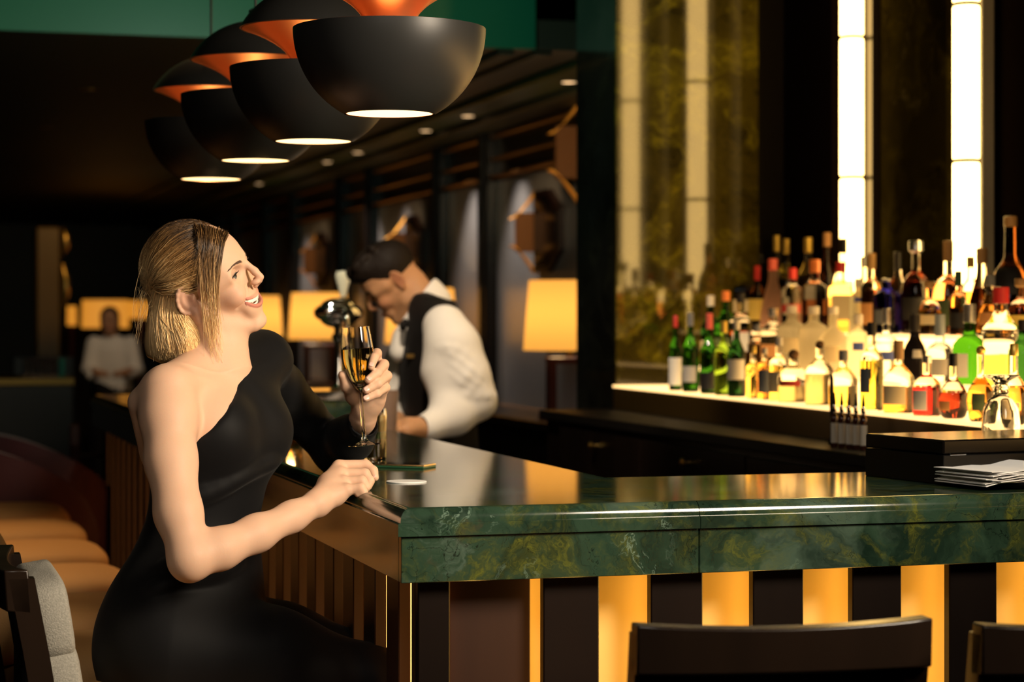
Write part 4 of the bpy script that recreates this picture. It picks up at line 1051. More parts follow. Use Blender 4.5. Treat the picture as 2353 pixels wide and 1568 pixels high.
# ================================================================== people: implicit bodies meshed by surface nets
class Field:
    def __init__(s, *axes):      # each axis: (start, step, next start, step, ..., end)
        s.ax = []
        for a in axes:
            v = []
            for i in range(0, len(a) - 2, 2):
                n = max(1, int(round((a[i + 2] - a[i]) / a[i + 1]))); v.append(np.linspace(a[i], a[i + 2], n, endpoint=False))
            s.ax.append(np.concatenate(v + [[a[-1]]]).astype(np.float32))
        s.n = np.array([len(a) for a in s.ax])
        s.F = np.full(s.n, .08, np.float32)
    def block(s, lo, hi, pad):
        a = np.array([np.searchsorted(s.ax[i], lo[i] - pad) - 1 for i in range(3)]); b = np.array([np.searchsorted(s.ax[i], hi[i] + pad) + 1 for i in range(3)])
        a = np.clip(a, 0, s.n); b = np.clip(b, 0, s.n)
        if np.any(b <= a): return None
        sl = tuple(slice(i, j) for i, j in zip(a, b))
        X = s.ax[0][sl[0]][:, None, None]; Y = s.ax[1][sl[1]][None, :, None]; Z = s.ax[2][sl[2]][None, None, :]
        return sl, X, Y, Z
    def comb(s, sl, d, k, op):
        f = s.F[sl]
        if op == 'add':
            if k > 0:
                h = np.maximum(k - np.abs(f - d), 0) / k; s.F[sl] = np.minimum(f, d) - h * h * k * .25
            else: s.F[sl] = np.minimum(f, d)
        else:
            d = -d
            if k > 0:
                h = np.maximum(k - np.abs(f - d), 0) / k; s.F[sl] = np.maximum(f, d) + h * h * k * .25
            else: s.F[sl] = np.maximum(f, d)
    def cap(s, a, b, ra, rb=None, k=.01, op='add'):
        a = np.array(a, np.float32); b = np.array(b, np.float32); rb = ra if rb is None else rb
        R = max(ra, rb)
        bl = s.block(np.minimum(a, b) - R, np.maximum(a, b) + R, k + .012)
        if bl is None: return
        sl, X, Y, Z = bl; ab = b - a; L2 = float(ab @ ab) + 1e-12
        t = np.clip(((X - a[0]) * ab[0] + (Y - a[1]) * ab[1] + (Z - a[2]) * ab[2]) / L2, 0, 1)
        d = np.sqrt((X - a[0] - t * ab[0]) ** 2 + (Y - a[1] - t * ab[1]) ** 2 + (Z - a[2] - t * ab[2]) ** 2) - (ra + (rb - ra) * t)
        s.comb(sl, d, k, op)
    def chain(s, pts, rad, k=.01, op='add'):
        for i in range(len(pts) - 1): s.cap(pts[i], pts[i + 1], rad[i], rad[i + 1], k, op)
    def ball(s, c, r, k=.01, op='add'): s.cap(c, np.array(c) + 1e-5, r, r, k, op)
    def ell(s, c, r, R=None, k=.01, op='add'):   # R: columns are the axes
        c = np.array(c, np.float32); r = np.array(r, np.float32); R = np.eye(3) if R is None else np.array(R)
        ext = np.sqrt(((R * r[None, :]) ** 2).sum(1))
        bl = s.block(c - ext, c + ext, k + .012)
        if bl is None: return
        sl, X, Y, Z = bl; x = X - c[0]; y = Y - c[1]; z = Z - c[2]
        q = [x * R[0, i] + y * R[1, i] + z * R[2, i] for i in range(3)]
        k0 = np.sqrt(sum((q[i] / r[i]) ** 2 for i in range(3))); k1 = np.sqrt(sum((q[i] / r[i] ** 2) ** 2 for i in range(3))) + 1e-9
        s.comb(sl, k0 * (k0 - 1) / k1, k, op)
    def loft(s, lev, L, Fw, k=.02, op='add', grow=0.0):
        # lev: rows (z, cx, cy, a along L, b along Fw)
        lev = sorted(lev); zz = np.array([r[0] for r in lev])
        lo = [min(r[1] - max(r[3], r[4]) for r in lev), min(r[2] - max(r[3], r[4]) for r in lev), zz[0]]
        hi = [max(r[1] + max(r[3], r[4]) for r in lev), max(r[2] + max(r[3], r[4]) for r in lev), zz[-1]]
        bl = s.block(lo, hi, k + .015 + grow)
        if bl is None: return
        sl, X, Y, Z = bl; z1 = np.clip(s.ax[2][sl[2]], zz[0], zz[-1])
        def smooth(i):
            v = np.array([r[i] for r in lev]); fine = np.linspace(zz[0], zz[-1], 200); f = np.interp(fine, zz, v)
            ker = np.hanning(31); ker /= ker.sum(); f = np.convolve(np.pad(f, 15, 'edge'), ker, 'valid')
            return np.interp(z1, fine, f).astype(np.float32)[None, None, :]
        cx, cy, a, b = smooth(1), smooth(2), smooth(3) + grow, smooth(4) + grow
        u = (X - cx) * L[0] + (Y - cy) * L[1]; v = (X - cx) * Fw[0] + (Y - cy) * Fw[1]
        rr = np.sqrt((u / a) ** 2 + (v / b) ** 2)
        d = (rr - 1) * np.minimum(a, b)
        dz = np.maximum(zz[0] - grow - Z, Z - zz[-1] - grow)
        d = np.maximum(d, dz + 0 * d)
        s.comb(sl, d, k, op)
    def samples(s, p):
        q = np.stack([np.interp(p[:, i], s.ax[i], np.arange(s.n[i])) for i in range(3)], 1)
        i = np.clip(np.floor(q).astype(int), 0, s.n - 2); f = q - i; o = np.zeros(len(p))
        for dx in (0, 1):
            for dy in (0, 1):
                for dz in (0, 1):
                    w = (f[:, 0] if dx else 1 - f[:, 0]) * (f[:, 1] if dy else 1 - f[:, 1]) * (f[:, 2] if dz else 1 - f[:, 2])
                    o += w * s.F[i[:, 0] + dx, i[:, 1] + dy, i[:, 2] + dz]
        return o
    def hits(s, p, d, far=.12, step=.0008):   # first surface point from p along d, many at once
        p = np.array(p, float).reshape(-1, 3); d = np.array(d, float); d = d / np.linalg.norm(d, axis=-1, keepdims=True); d = np.broadcast_to(d, p.shape)
        t = np.zeros(len(p)); live = np.ones(len(p), bool)
        for _ in range(int(far / step)):
            k = np.where(live)[0]
            if len(k) == 0: break
            ins = s.samples(p[k] + d[k] * t[k, None]) < 0
            live[k[ins]] = False; t[k[~ins]] += step
        t[live] = far * .5
        return p + d * t[:, None], ~live
    def hit(s, p, d, far=.12, step=.0008): return s.hits([p], d, far, step)[0][0]
    def cut(s, lo, hi, fn, k=0.0):             # keep what is below fn(X, Y, Z) = 0 inside the block
        sl, X, Y, Z = s.block(lo, hi, 0); d = fn(X, Y, Z) + 0 * s.F[sl]; s.comb(sl, -d, k, 'sub')
    def mesh(s, relax=1):
        F = s.F; S = F < 0
        cnt = np.zeros(tuple(s.n - 1), np.uint8); off = [(i, j, k) for i in (0, 1) for j in (0, 1) for k in (0, 1)]
        for i, j, k in off:
            cnt += S[i:s.n[0] - 1 + i, j:s.n[1] - 1 + j, k:s.n[2] - 1 + k]
        mask = (cnt > 0) & (cnt < 8); idx = np.argwhere(mask)
        vid = np.full(mask.shape, -1, np.int32); vid[mask] = np.arange(len(idx))
        val = {o: F[idx[:, 0] + o[0], idx[:, 1] + o[1], idx[:, 2] + o[2]] for o in off}
        acc = np.zeros((len(idx), 3), np.float32); num = np.zeros(len(idx), np.float32)
        for o in off:
            for axn in range(3):
                if o[axn] == 0:
                    o2 = list(o); o2[axn] = 1; o2 = tuple(o2)
                    va, vb = val[o], val[o2]; cr = (va < 0) != (vb < 0)
                    t = np.where(cr, va / np.where(cr, va - vb, 1), 0)
                    pt = np.tile(np.array(o, np.float32), (len(idx), 1)); pt[:, axn] += t
                    acc += pt * cr[:, None]; num += cr
        g = idx + acc / num[:, None]; vert = np.stack([np.interp(g[:, i], np.arange(s.n[i]), s.ax[i]) for i in range(3)], 1)
        quads = []
        for axn in range(3):
            b, c = (axn + 1) % 3, (axn + 2) % 3
            s0 = [slice(1, -1)] * 3; s1 = [slice(1, -1)] * 3
            s0[axn] = slice(0, -1); s1[axn] = slice(1, None)
            A_ = S[tuple(s0)]; B_ = S[tuple(s1)]; e = np.argwhere(A_ != B_)
            if len(e) == 0: continue
            fl = A_[tuple(e.T)]
            p = e.copy(); p[:, b] += 1; p[:, c] += 1
            def cell(db, dc):
                q = p.copy(); q[:, b] += db; q[:, c] += dc; return vid[tuple(q.T)]
            q = np.stack([cell(-1, -1), cell(0, -1), cell(0, 0), cell(-1, 0)], 1)
            q[~fl] = q[~fl][:, ::-1]
            quads.append(q)
        Q = np.concatenate(quads); Q = Q[(Q >= 0).all(1)]
        for _ in range(relax):
            a_ = np.zeros_like(vert); n_ = np.zeros(len(vert), np.float32)
            for i in range(4):
                np.add.at(a_, Q[:, i], vert[Q[:, (i + 1) % 4]] + vert[Q[:, (i + 3) % 4]]); np.add.at(n_, Q[:, i], 2)
            vert = vert * .5 + .5 * a_ / np.maximum(n_, 1)[:, None]
        return vert.astype(np.float32), Q
def np_mesh(name, vert, Q, m, parent=None, col=None):
    me = bpy.data.meshes.new(name); me.vertices.add(len(vert)); me.vertices.foreach_set('co', vert.ravel())
    k = Q.shape[1]
    me.loops.add(Q.size); me.loops.foreach_set('vertex_index', Q.ravel().astype(np.int32))
    me.polygons.add(len(Q)); me.polygons.foreach_set('loop_start', np.arange(0, Q.size, k, dtype=np.int32)); me.polygons.foreach_set('loop_total', np.full(len(Q), k, np.int32))
    me.update(calc_edges=True); me.validate()
    me.polygons.foreach_set('use_smooth', np.ones(len(me.polygons), bool))
    if col is not None:
        a = me.color_attributes.new('Col', 'FLOAT_COLOR', 'POINT')
        c4 = np.ones((len(vert), 4), np.float32); c4[:, :3] = col; a.data.foreach_set('color', c4.ravel())
    me.materials.append(m)
    o = bpy.data.objects.new(name, me); COL.objects.link(o)
    if parent is not None: o.parent = parent
    return o
def N3(v): return np.array([v[0], v[1], v[2]], float)
def PX(px, py, Y): return N3(P(px, py, Y))
def smoothstep(a, b, x):
    t = np.clip((x - a) / (b - a), 0, 1); return t * t * (3 - 2 * t)
def hair_mesh(name, strands, m, parent, rad=.0007, cols=None, kind='stuff'):
    # strands: list of (n,3) arrays; thin three-sided tapering tubes
    vs = []; fs = []; cs = []; base = 0
    for si, p in enumerate(strands):
        n = len(p); t = np.gradient(p, axis=0); t /= np.linalg.norm(t, axis=1)[:, None] + 1e-9
        ref = np.array([.3, -.9, .2]); u = np.cross(t, ref); u /= np.linalg.norm(u, axis=1)[:, None] + 1e-9; w = np.cross(t, u)
        r = rad * (np.linspace(1, .35, n) ** .7)[:, None]
        ring = np.stack([p + r * (u * math.cos(a) + w * math.sin(a)) for a in (0, 2.094, 4.189)], 1).reshape(-1, 3)
        vs.append(ring)
        i = np.arange(n - 1)[:, None] * 3 + base
        for a, b in ((0, 1), (1, 2), (2, 0)):
            fs.append(np.concatenate([i + a, i + b, i + 3 + b, i + 3 + a], 1))
        base += n * 3
        if cols is not None: cs.append(np.repeat(cols[si], 3, 0))
    o = np_mesh(name, np.concatenate(vs).astype(np.float32), np.concatenate(fs), m, parent, np.concatenate(cs) if cols is not None else None)
    if kind: o['kind'] = kind
    return o

M['skin'] = mat('skin', (.75, .5, .38), .52, attr='Col', sss=.12, spec=.26, bump=(700, .06))
M['hair'] = mat('blonde_hair', (.5, .3, .1), .38, attr='Col', spec=.45)
M['dark_hair'] = mat('dark_hair', (.02, .012, .008), .45, attr='Col')
M['black_cloth'] = mat('black_jersey', (.0048, .0048, .0053), .6, sheen=.03, spec=.12, bump=(7, .35, (1, 1, .35)))
M['eye'] = mat('eyeball', (.8, .8, .8), .08, attr='Col')
M['teeth'] = mat('teeth', (.85, .80, .70), .25)
M['lash'] = mat('lash', (.015, .008, .006), .6)

# ------------------------------------------------------------------ the head: shared by all people
def head_axes(yaw, pit, rol, flip=1):
    f = np.array([flip * math.cos(yaw) * math.cos(pit), -math.sin(yaw) * math.cos(pit), math.sin(pit)])
    z = np.array([0, 0, 1.0])
    l0 = np.cross(z, f); l0 /= np.linalg.norm(l0); u0 = np.cross(f, l0)
    l = l0 * math.cos(rol) + u0 * math.sin(rol); u = np.cross(f, l)
    return np.stack([f, l, u], 1)
class Head:
    def __init__(s, O, R, sc_): s.O = np.array(O); s.R = R; s.s = sc_
    def w(s, x, y, z): return s.O + s.s * (s.R @ np.array([x, y, z], float))
    def inv(s, p): return ((p - s.O) @ s.R) / s.s
def add_head(fl, H, male=False, smile=True, slit=.0042):
    s = H.s; R = H.R; w = H.w
    def E(c, r, k, op='add', rot=None):
        fl.ell(w(*c), np.array(r) * s, R if rot is None else R @ rot, k * s, op)
    def C(a, b, ra, rb, k, op='add'): fl.cap(w(*a), w(*b), ra * s, rb * s, k * s, op)
    E((-.010, 0, .045), (.094, .073, .080), .01)
    E((.030, 0, .030), (.060, .062, .066), .02)
    E((.030, 0, -.022), (.056, .055, .066), .02)
    jw = .050 if male else .046
    for sy in (-1, 1):
        C((.004, sy * jw, -.040), (.020, sy * jw, -.066), .014, .013, .02)
        C((.020, sy * jw, -.066), (.076, sy * .014, -.094), .013, .012, .022)
        C((.070, sy * .046, .020), (.030, sy * .058, .012), .012, .013, .02)      # cheekbone
        E((.068, sy * .036, -.022), (.022, .020, .020), .018)                     # cheek
        C((.082, sy * .013, .036), (.060, sy * .046, .034), .0085, .007, .014)    # brow
    E((.083, 0, -.092), (.014, .017, .013), .014)
    E((.080, 0, -.055), (.0185, .032, .026), .016)                                 # mouth mound
    # eye sockets
    for sy in (-1, 1):
        E((.088, sy * .0325, .018), (.016, .0175, .0120), .010, 'sub')
    # nose
    C((.0925, 0, .028), (.1065, 0, .006), .0062, .0070, .009)
    C((.1065, 0, .006), (.1140, 0, -.0075), .0068, .0068, .005)
    for sy in (-1, 1): E((.1035, sy * .0092, -.0130), (.0088, .0055, .0055), .009)
    C((.110, 0, -.0150), (.099, 0, -.023), .0042, .0045, .006)
    for sy in (-1, 1): E((.1060, sy * .0058, -.0205), (.0036, .0022, .0022), .002, 'sub')
    # eyelids
    for sy in (-1, 1):
        E((.0685, sy * .0325, .0165), (.0138, .0152, .0128), .004)
        E((.089, sy * .0330, .0160), (.0125, .0130, slit), .0015, 'sub')
    # ears
    for sy in (-1, 1):
        a = math.radians(-14)
        rot = np.array([[math.cos(a), 0, math.sin(a)], [0, 1, 0], [-math.sin(a), 0, math.cos(a)]])
        b = math.radians(22) * sy
        rot = np.array([[math.cos(b), math.sin(b), 0], [-math.sin(b), math.cos(b), 0], [0, 0, 1]]) @ rot
        E((-.012, sy * .072, .0), (.0165, .0065, .030), .006, rot=rot)
        E((-.006, sy * .0800, -.002), (.0088, .0065, .0165), .003, 'sub', rot=rot)
        pts = []
        for k in range(9):
            t = -.35 + k / 8 * 3.6
            pts.append(w(-.013 - .0155 * math.sin(t * .98 - .2), sy * (.0765 + .004 * math.sin(max(t, 0) * .8)), .003 + .0265 * math.cos(t)))
        fl.chain(pts, [.0026 * s] + [.0032 * s] * 7 + [.003 * s], .003 * s)
        fl.ell(w(-.004, sy * .0735, -.027), np.array((.0075, .005, .0085)) * s, R, .004 * s)   # lobe
    # mouth
    if smile:
        zu = lambda v: -.0408 + .0060 * v * v
        zl = lambda v: -.0580 + .0075 * v * v + .0150 * v ** 4
        vv = np.linspace(-.92, .92, 15); fw = -R[:, 0]
        # take the depth of the lips from the face itself
        def on(zf, back, vs_=vv):
            p, ok = fl.hits(np.array([w(.14, v * .0345, zf(v)) for v in vs_]), fw, .13 * s, .0006)
            l_ = H.inv(p); cf = np.polyfit(l_[:, 1] ** 2, l_[:, 0], 2); xs = np.minimum(np.polyval(cf, l_[:, 1] ** 2), l_[:, 0] + .001)
            return np.array([w(x_, y_, z_) for x_, y_, z_ in zip(xs, l_[:, 1], l_[:, 2])]) + fw * back * s
        cav = on(lambda v: (zu(v) + zl(v)) / 2, .0030, vv * .95)
        pu = on(lambda v: zu(v) + .0010, .0004); pl = on(lambda v: zl(v) - .0010, .0008)
        for sy in (-1, 1):           # smile fold from the nose to beside the mouth
            q_, ok = fl.hits(np.array([w(.14, sy * y_, z_) for y_, z_ in ((.020, -.016), (.028, -.024), (.036, -.034), (.042, -.046))]), fw, .13 * s, .0006)
            fl.chain(list(q_ - fw * .0012 * s), [.0012 * s, .0018 * s, .0018 * s, .0012 * s], .007 * s, 'sub')
        fl.chain(list(cav), [max(.0016, (zu(v) - zl(v)) / 2 - .0006) * s for v in vv * .95], .0015 * s, 'sub')
        fl.chain(list(cav + fw * .006 * s), [max(.0016, (zu(v) - zl(v)) / 2) * s for v in vv * .95], .0015 * s, 'sub')
        up, lo = list(pu), list(pl)
        fl.chain(up, [(.0016 + .0010 * (1 - v * v)) * s for v in vv], .003 * s)
        fl.chain(lo, [(.0016 + .0013 * (1 - v * v)) * s for v in vv], .003 * s)
        H.teeth_surface = cav
        return up, lo
    up = [w(.1015 - 14 * (v * .024) ** 2, v * .024, -.0455) for v in np.linspace(-1, 1, 7)]
    lo = [w(.1000 - 14 * (v * .023) ** 2, v * .023, -.0540) for v in np.linspace(-1, 1, 7)]
    fl.chain(up, [.0025 * s, .0034 * s, .0040 * s, .0042 * s, .0040 * s, .0034 * s, .0025 * s], .003 * s)
    fl.chain(lo, [.0025 * s, .0038 * s, .0046 * s, .0050 * s, .0046 * s, .0038 * s, .0025 * s], .003 * s)
    return up, lo
def seg_dist(p, a, b):
    a = np.array(a); b = np.array(b); ab = b - a; t = np.clip(((p - a) @ ab) / (ab @ ab + 1e-12), 0, 1)
    return np.linalg.norm(p - a - t[:, None] * ab, axis=1)
def face_colour(vert, H, up, lo, base, lip, blush, male=False):
    col = np.tile(np.array(base, np.float32), (len(vert), 1))
    L = H.inv(vert)
    near = (np.abs(L[:, 0]) < .2) & (np.abs(L[:, 2]) < .16) & (np.abs(L[:, 1]) < .12)
    idx = np.where(near)[0]; v = vert[idx]; l = L[idx]
    def mixto(w_, c):
        col[idx] = col[idx] * (1 - w_[:, None]) + np.array(c) * w_[:, None]
    for sy in (-1, 1):
        d = np.linalg.norm((l - np.array([.075, sy * .04, -.02])) / np.array([.03, .022, .022]), axis=1)
        mixto(.5 * np.exp(-d * d), blush)
        d = np.linalg.norm((l - np.array([-.008, sy * .078, .0])) / np.array([.02, .012, .032]), axis=1)
        mixto(.5 * np.exp(-d ** 4), blush)
        d = np.linalg.norm((l - np.array([.080, sy * .034, .0185])) / np.array([.017, .018, .0085]), axis=1)
        mixto(.55 * np.exp(-d ** 3), tuple(.42 * x for x in base))
    d = np.linalg.norm((l - np.array([.112, 0, -.010])) / np.array([.014, .012, .012]), axis=1)
    mixto(.4 * np.exp(-d * d), blush)
    for ch, r in ((up, .0034), (lo, .0048)):
        d = np.min([seg_dist(v, ch[i], ch[i + 1]) for i in range(len(ch) - 1)], axis=0)
        front = l[:, 0] > .062
        mixto(.85 * (1 - smoothstep(r * H.s * .75, r * H.s * 1.15, d)) * front, lip)
    # mouth inside
    ins = (l[:, 0] < .0905) & (l[:, 0] > .05) & (np.abs(l[:, 1]) < .0275) & (l[:, 2] < -.036) & (l[:, 2] > -.064)
    if not male:
        dd = np.min([seg_dist(v, ch[i], ch[i + 1]) for ch in (up, lo) for i in range(len(ch) - 1)], axis=0)
        mid = np.min([seg_dist(v, (up[i] + lo[i]) / 2, (up[i + 1] + lo[i + 1]) / 2) for i in range(1, len(up) - 2)], axis=0)
        if len(up) > 8:
            cvx = np.interp(l[:, 1], *[a_ for a_ in zip(*sorted((H.inv(np.array(q))[1], H.inv(np.array(q))[0]) for q in [(u_ + l_) / 2 for u_, l_ in zip(up, lo)]))])
            mixto(((mid < .0105 * H.s) & (l[:, 0] < cvx - .0030)).astype(float), (.13, .025, .02))
    return col
def face_extras(fl, H, parent, iris, brow, brow_px=None, gaze=(1, 0, 0), lashes=True, smile=True):
    s = H.s
    fwd = H.R[:, 0]
    for sy in (-1, 1):
        c = H.w(.0688, sy * .0325, .0162); r = .0134 * s
        mb = MB(); vs = []; fs = []; cs = []
        g = np.array(gaze, float); g /= np.linalg.norm(g); gw = H.R @ g
        a1 = np.cross(gw, [0, 0, 1]); a1 /= np.linalg.norm(a1); a2 = np.cross(a1, gw)
        nu, nv = 24, 22
        for j in range(nv + 1):
            th = math.pi * j / nv
            for i in range(nu):
                ph_ = 2 * math.pi * i / nu
                vs.append(c + r * (gw * math.cos(th) + (a1 * math.cos(ph_) + a2 * math.sin(ph_)) * math.sin(th)))
                deg = math.degrees(th)
                cs.append((.01, .008, .008) if deg < 11 else (iris if deg < 25 else (.74, .68, .62)))
        for j in range(nv):
            for i in range(nu):
                i2 = (i + 1) % nu; fs.append((j * nu + i, (j + 1) * nu + i, (j + 1) * nu + i2, j * nu + i2))
        np_mesh('eye', np.array(vs, np.float32), np.array(fs), M['eye'], parent, np.array(cs))
        # lid opening: dark lash lines above and below, an upper lid fold
        if lashes:
            pts = []
            for k in range(11):
                v = -1 + .2 * k
                p = H.w(.13, sy * (.0328 + .0150 * v), .0158 + (.0036 if smile else .005) * (1 - v * v) - .0005 * v)
                pts.append(fl.hit(p, -fwd, .12) + fwd * .0004)
            MB().tube([tuple(p) for p in pts], [.0003 + .0007 * math.sin(math.pi * (k + 1.2) / 12.5) for k in range(11)], 6).build('eyelash', M['lash'], parent, True)
            st = []
            for k in range(1, 10):
                for m_ in range(3):
                    v = -1 + .2 * (k + m_ / 3); b0 = pts[min(k, 10)] * (1 - m_ / 3) + pts[min(k + 1, 10)] * (m_ / 3)
                    tip = b0 + H.R @ np.array([.0065, sy * .003 * (v + .3), .0035 + .001 * v]) * s
                    mid = (b0 + tip) / 2 + H.R @ np.array([.0012, 0, -.001]) * s
                    st.append(np.array([b0, mid, tip]))
            hair_mesh('lash_hairs', st, M['lash'], parent, .00035)
        # eyebrow: short hairs along an arc
        rng = np.random.default_rng(5 + sy); st = []
        n = 230; u = rng.random(n); v = rng.uniform(-1, 1, n)
        y = .0130 + .037 * u; z = .0345 + .0040 * np.sin(np.minimum(u * 1.25, 1) * 1.9) - .004 * u * u + v * (.0034 - .0024 * u)
        p0, ok = fl.hits(np.array([H.w(.14, sy * a_, b_) for a_, b_ in zip(y, z)]), -fwd, .12)
        for k in range(n):
            d = H.R @ np.array([-.15 - .3 * u[k], sy * (.75 - .05 * u[k]), .42 * (1 - 1.6 * u[k]) - v[k] * .2]); d /= np.linalg.norm(d); p = p0[k]
            st.append(np.array([p + fwd * .0002, p + d * .0032 * s + fwd * .0009, p + d * .0062 * s + fwd * .0004]))
        hair_mesh('eyebrow', st, M['lash' if brow is None else brow], parent, .00042)
def hand_fingers(fl, spec, k=.004):
    for pts, rad in spec: fl.chain(pts, rad, k)
# ------------------------------------------------------------------ the blonde woman on the first bar chair
def build_woman():
    skin = (.64, .40, .27)
    H = Head(PX(468.5, 655, 4.08), head_axes(.25, .19, .40), .985)
    Fd = np.array([.90, -.44]); Fd /= np.linalg.norm(Fd); Ld = np.array([-Fd[1], Fd[0]])
    F3 = np.array([Fd[0], Fd[1], 0]); L3 = np.array([Ld[0], Ld[1], 0])
    body = Field((-.76, .003, -.65, .0013, -.43, .0030, -.36, .0017, -.22), (3.66, .003, 3.94, .0016, 4.29, .003, 4.56), (.90, .0035, 1.085, .0020, 1.28, .0026, 1.37, .0013, 1.625))
    dress = Field((-.86, .0036, -.10), (3.60, .0036, 4.62), (.30, .006, .70, .0036, 1.43))
    up, lo = add_head(body, H, smile=True)
    # torso levels: pixel row, pixel column of the axis, half width, half depth
    rows = [(858, 498, .085, .048), (885, 500, .135, .066), (930, 500, .155, .085), (985, 498, .158, .098), (1045, 495, .148, .100), (1110, 482, .128, .092), (1190, 468, .118, .092), (1270, 452, .132, .108), (1350, 436, .152, .128), (1430, 420, .168, .142), (1500, 410, .172, .142), (1560, 408, .160, .130)]
    Yt = 4.07
    lev = []
    for py, px, a, b in rows:
        p = PX(px, py, Yt); lev.append((p[2], p[0], p[1], a, b))
    body.loft([r for r in lev if r[0] > .93], Ld, Fd, .03)
    dress.loft(lev, Ld, Fd, .03, grow=.004)
    SR, SL = PX(384, 902, 3.92), PX(598, 832, 4.20)
    neck = PX(497, 850, 4.075)
    # neck, trapezius, collar bones
    nb = H.w(-.022, 0, -.05)
    body.cap(nb, neck, .049, .054, .03)
    body.cap(H.w(.022, 0, -.080), neck + F3 * .020, .034, .040, .03)
    for S_, sg in ((SR, -1), (SL, 1)):
        body.cap(neck - F3 * .02 + np.array([0, 0, .010]), S_ + np.array([0, 0, .012]), .042, .034, .035)
        body.cap(neck + F3 * .047 + L3 * sg * .012 - np.array([0, 0, .032]), S_ + F3 * .022 + np.array([0, 0, .026]), .0085, .010, .016)
    body.cap(H.w(-.006, -.058, -.035), neck + F3 * .050 - L3 * .012 - np.array([0, 0, .036]), .013, .008, .022)
    # shoulder blades and chest
    dress.cap(neck - F3 * .02 + np.array([0, 0, .004]), SL + np.array([0, 0, .014]), .045, .041, .035)
    dress.cap(neck + F3 * .040 + L3 * .030 - np.array([0, 0, .045]), SL + F3 * .022 + np.array([0, 0, .002]), .042, .045, .035)
    dress.cap(neck + L3 * .052 + F3 * .012 + np.array([0, 0, .012]), SL + np.array([0, 0, .016]), .026, .036, .03)
    cc = PX(496, 1000, Yt)
    for sg in (-1, 1):
        for f_, r in ((body, .054), (dress, .059)):
            f_.ell(cc + F3 * .058 + L3 * sg * .068 + np.array([0, 0, .006]), (r * .95, r * .95, r * 1.05), None, .045)
    body.cap(SR - F3 * .05 + np.array([0, 0, -.02]), SR - F3 * .055 - np.array([0, 0, .11]) + L3 * .05, .030, .030, .04)
    # right arm, bare, nearest the camera
    EL = PX(436, 1281, 3.80); WR = PX(728, 1158, 3.965)
    body.chain([SR, PX(387, 960, 3.90), PX(393, 1060, 3.865), PX(410, 1180, 3.825), EL], [.0475, .0490, .0440, .0400, .0350], .02)
    body.ball(PX(436, 1298, 3.80), .0290, .02)
    body.chain([EL, PX(505, 1262, 3.83), PX(590, 1226, 3.875), PX(670, 1188, 3.93), WR], [.0345, .0350, .0312, .0255, .0230], .02)
    # right hand resting on the edge of the counter
    pal = [WR, PX(752, 1125, 4.00), PX(772, 1092, 4.03)]
    body.chain([WR, PX(755, 1113, 4.02), PX(779, 1074, 4.052)], [.0205, .0190, .0135], .012)
    body.chain([WR, PX(764, 1132, 3.995), PX(789, 1110, 4.005)], [.0200, .0180, .0130], .012)
    body.chain([WR, PX(760, 1122, 4.005), PX(784, 1090, 4.03)], [.020, .0185, .0135], .012)
    body.chain([WR, PX(772, 1140, 3.985), PX(797, 1127, 3.985)], [.018, .016, .0120], .012)
    body.chain([PX(779, 1072, 4.052), PX(840, 1069, 4.062), PX(857, 1082, 4.055), PX(862, 1098, 4.048)], [.0118, .0098, .0088, .0070], .004)
    body.chain([PX(784, 1090, 4.032), PX(838, 1090, 4.035), PX(849, 1106, 4.03), PX(846, 1118, 4.025)], [.0120, .0103, .0090, .0075], .004)
    body.chain([PX(789, 1109, 4.008), PX(831, 1106, 4.008), PX(840, 1120, 4.005), PX(832, 1127, 4.003)], [.0118, .0100, .0088, .0072], .004)
    body.chain([PX(797, 1126, 3.986), PX(829, 1122, 3.985), PX(835, 1132, 3.985), PX(823, 1136, 3.985)], [.0105, .0088, .0078, .0065], .004)
    body.chain([PX(744, 1128, 4.02), PX(775, 1098, 4.085), PX(812, 1095, 4.10), PX(838, 1108, 4.09)], [.015, .0125, .0105, .008], .006)
    # left arm inside its sleeve and the raised hand
    EB = PX(772, 1040, 4.46); WL = PX(836, 955, 4.262)
    body.chain([SL, PX(645, 892, 4.28), PX(692, 955, 4.37), EB], [.040, .038, .034, .030], .02)
    body.chain([EB, PX(812, 1000, 4.34), PX(832, 968, 4.28), WL, PX(840, 935, 4.252)], [.030, .030, .0235, .0225, .0225], .015)
    W2 = PX(840, 938, 4.252)
    mcp = {'i': PX(866, 858, 4.240), 'm': PX(872, 880, 4.243), 'r': PX(874, 900, 4.238), 'p': PX(870, 918, 4.228)}
    for k, v in mcp.items(): body.chain([W2, (W2 + v) / 2, v], [.0205, .0185, .0125], .012)
    body.chain([mcp['i'], PX(866, 812, 4.215), PX(860, 822, 4.178), PX(853, 843, 4.158)], [.0112, .0092, .0084, .0070], .004)
    body.chain([mcp['m'], PX(882, 838, 4.215), PX(866, 858, 4.166), PX(846, 873, 4.150)], [.0115, .0098, .0090, .0074], .004)
    body.chain([mcp['r'], PX(889, 864, 4.212), PX(868, 882, 4.163), PX(841, 897, 4.152)], [.0112, .0096, .0088, .0072], .004)
    body.chain([mcp['p'], PX(886, 891, 4.205), PX(866, 905, 4.166), PX(840, 917, 4.156)], [.0104, .0086, .0078, .0064], .004)
    body.chain([PX(832, 935, 4.245), PX(811, 912, 4.225), PX(797, 888, 4.200), PX(787, 862, 4.185)], [.0165, .0138, .0112, .0085], .008)
    # ---- dress: sleeve, hips, legs
    dress.chain([SL, PX(644, 890, 4.28), PX(692, 953, 4.37), EB], [.049, .047, .047, .041], .014)
    dress.chain([EB + np.array([0, 0, .001]), PX(806, 1008, 4.35), PX(832, 978, 4.282)], [.040, .042, .033], .03)
    hipR, hipL = PX(395, 1500, 3.97), PX(455, 1485, 4.16)
    kneeR, kneeL = PX(845, 1566, 4.02), PX(845, 1536, 4.26)
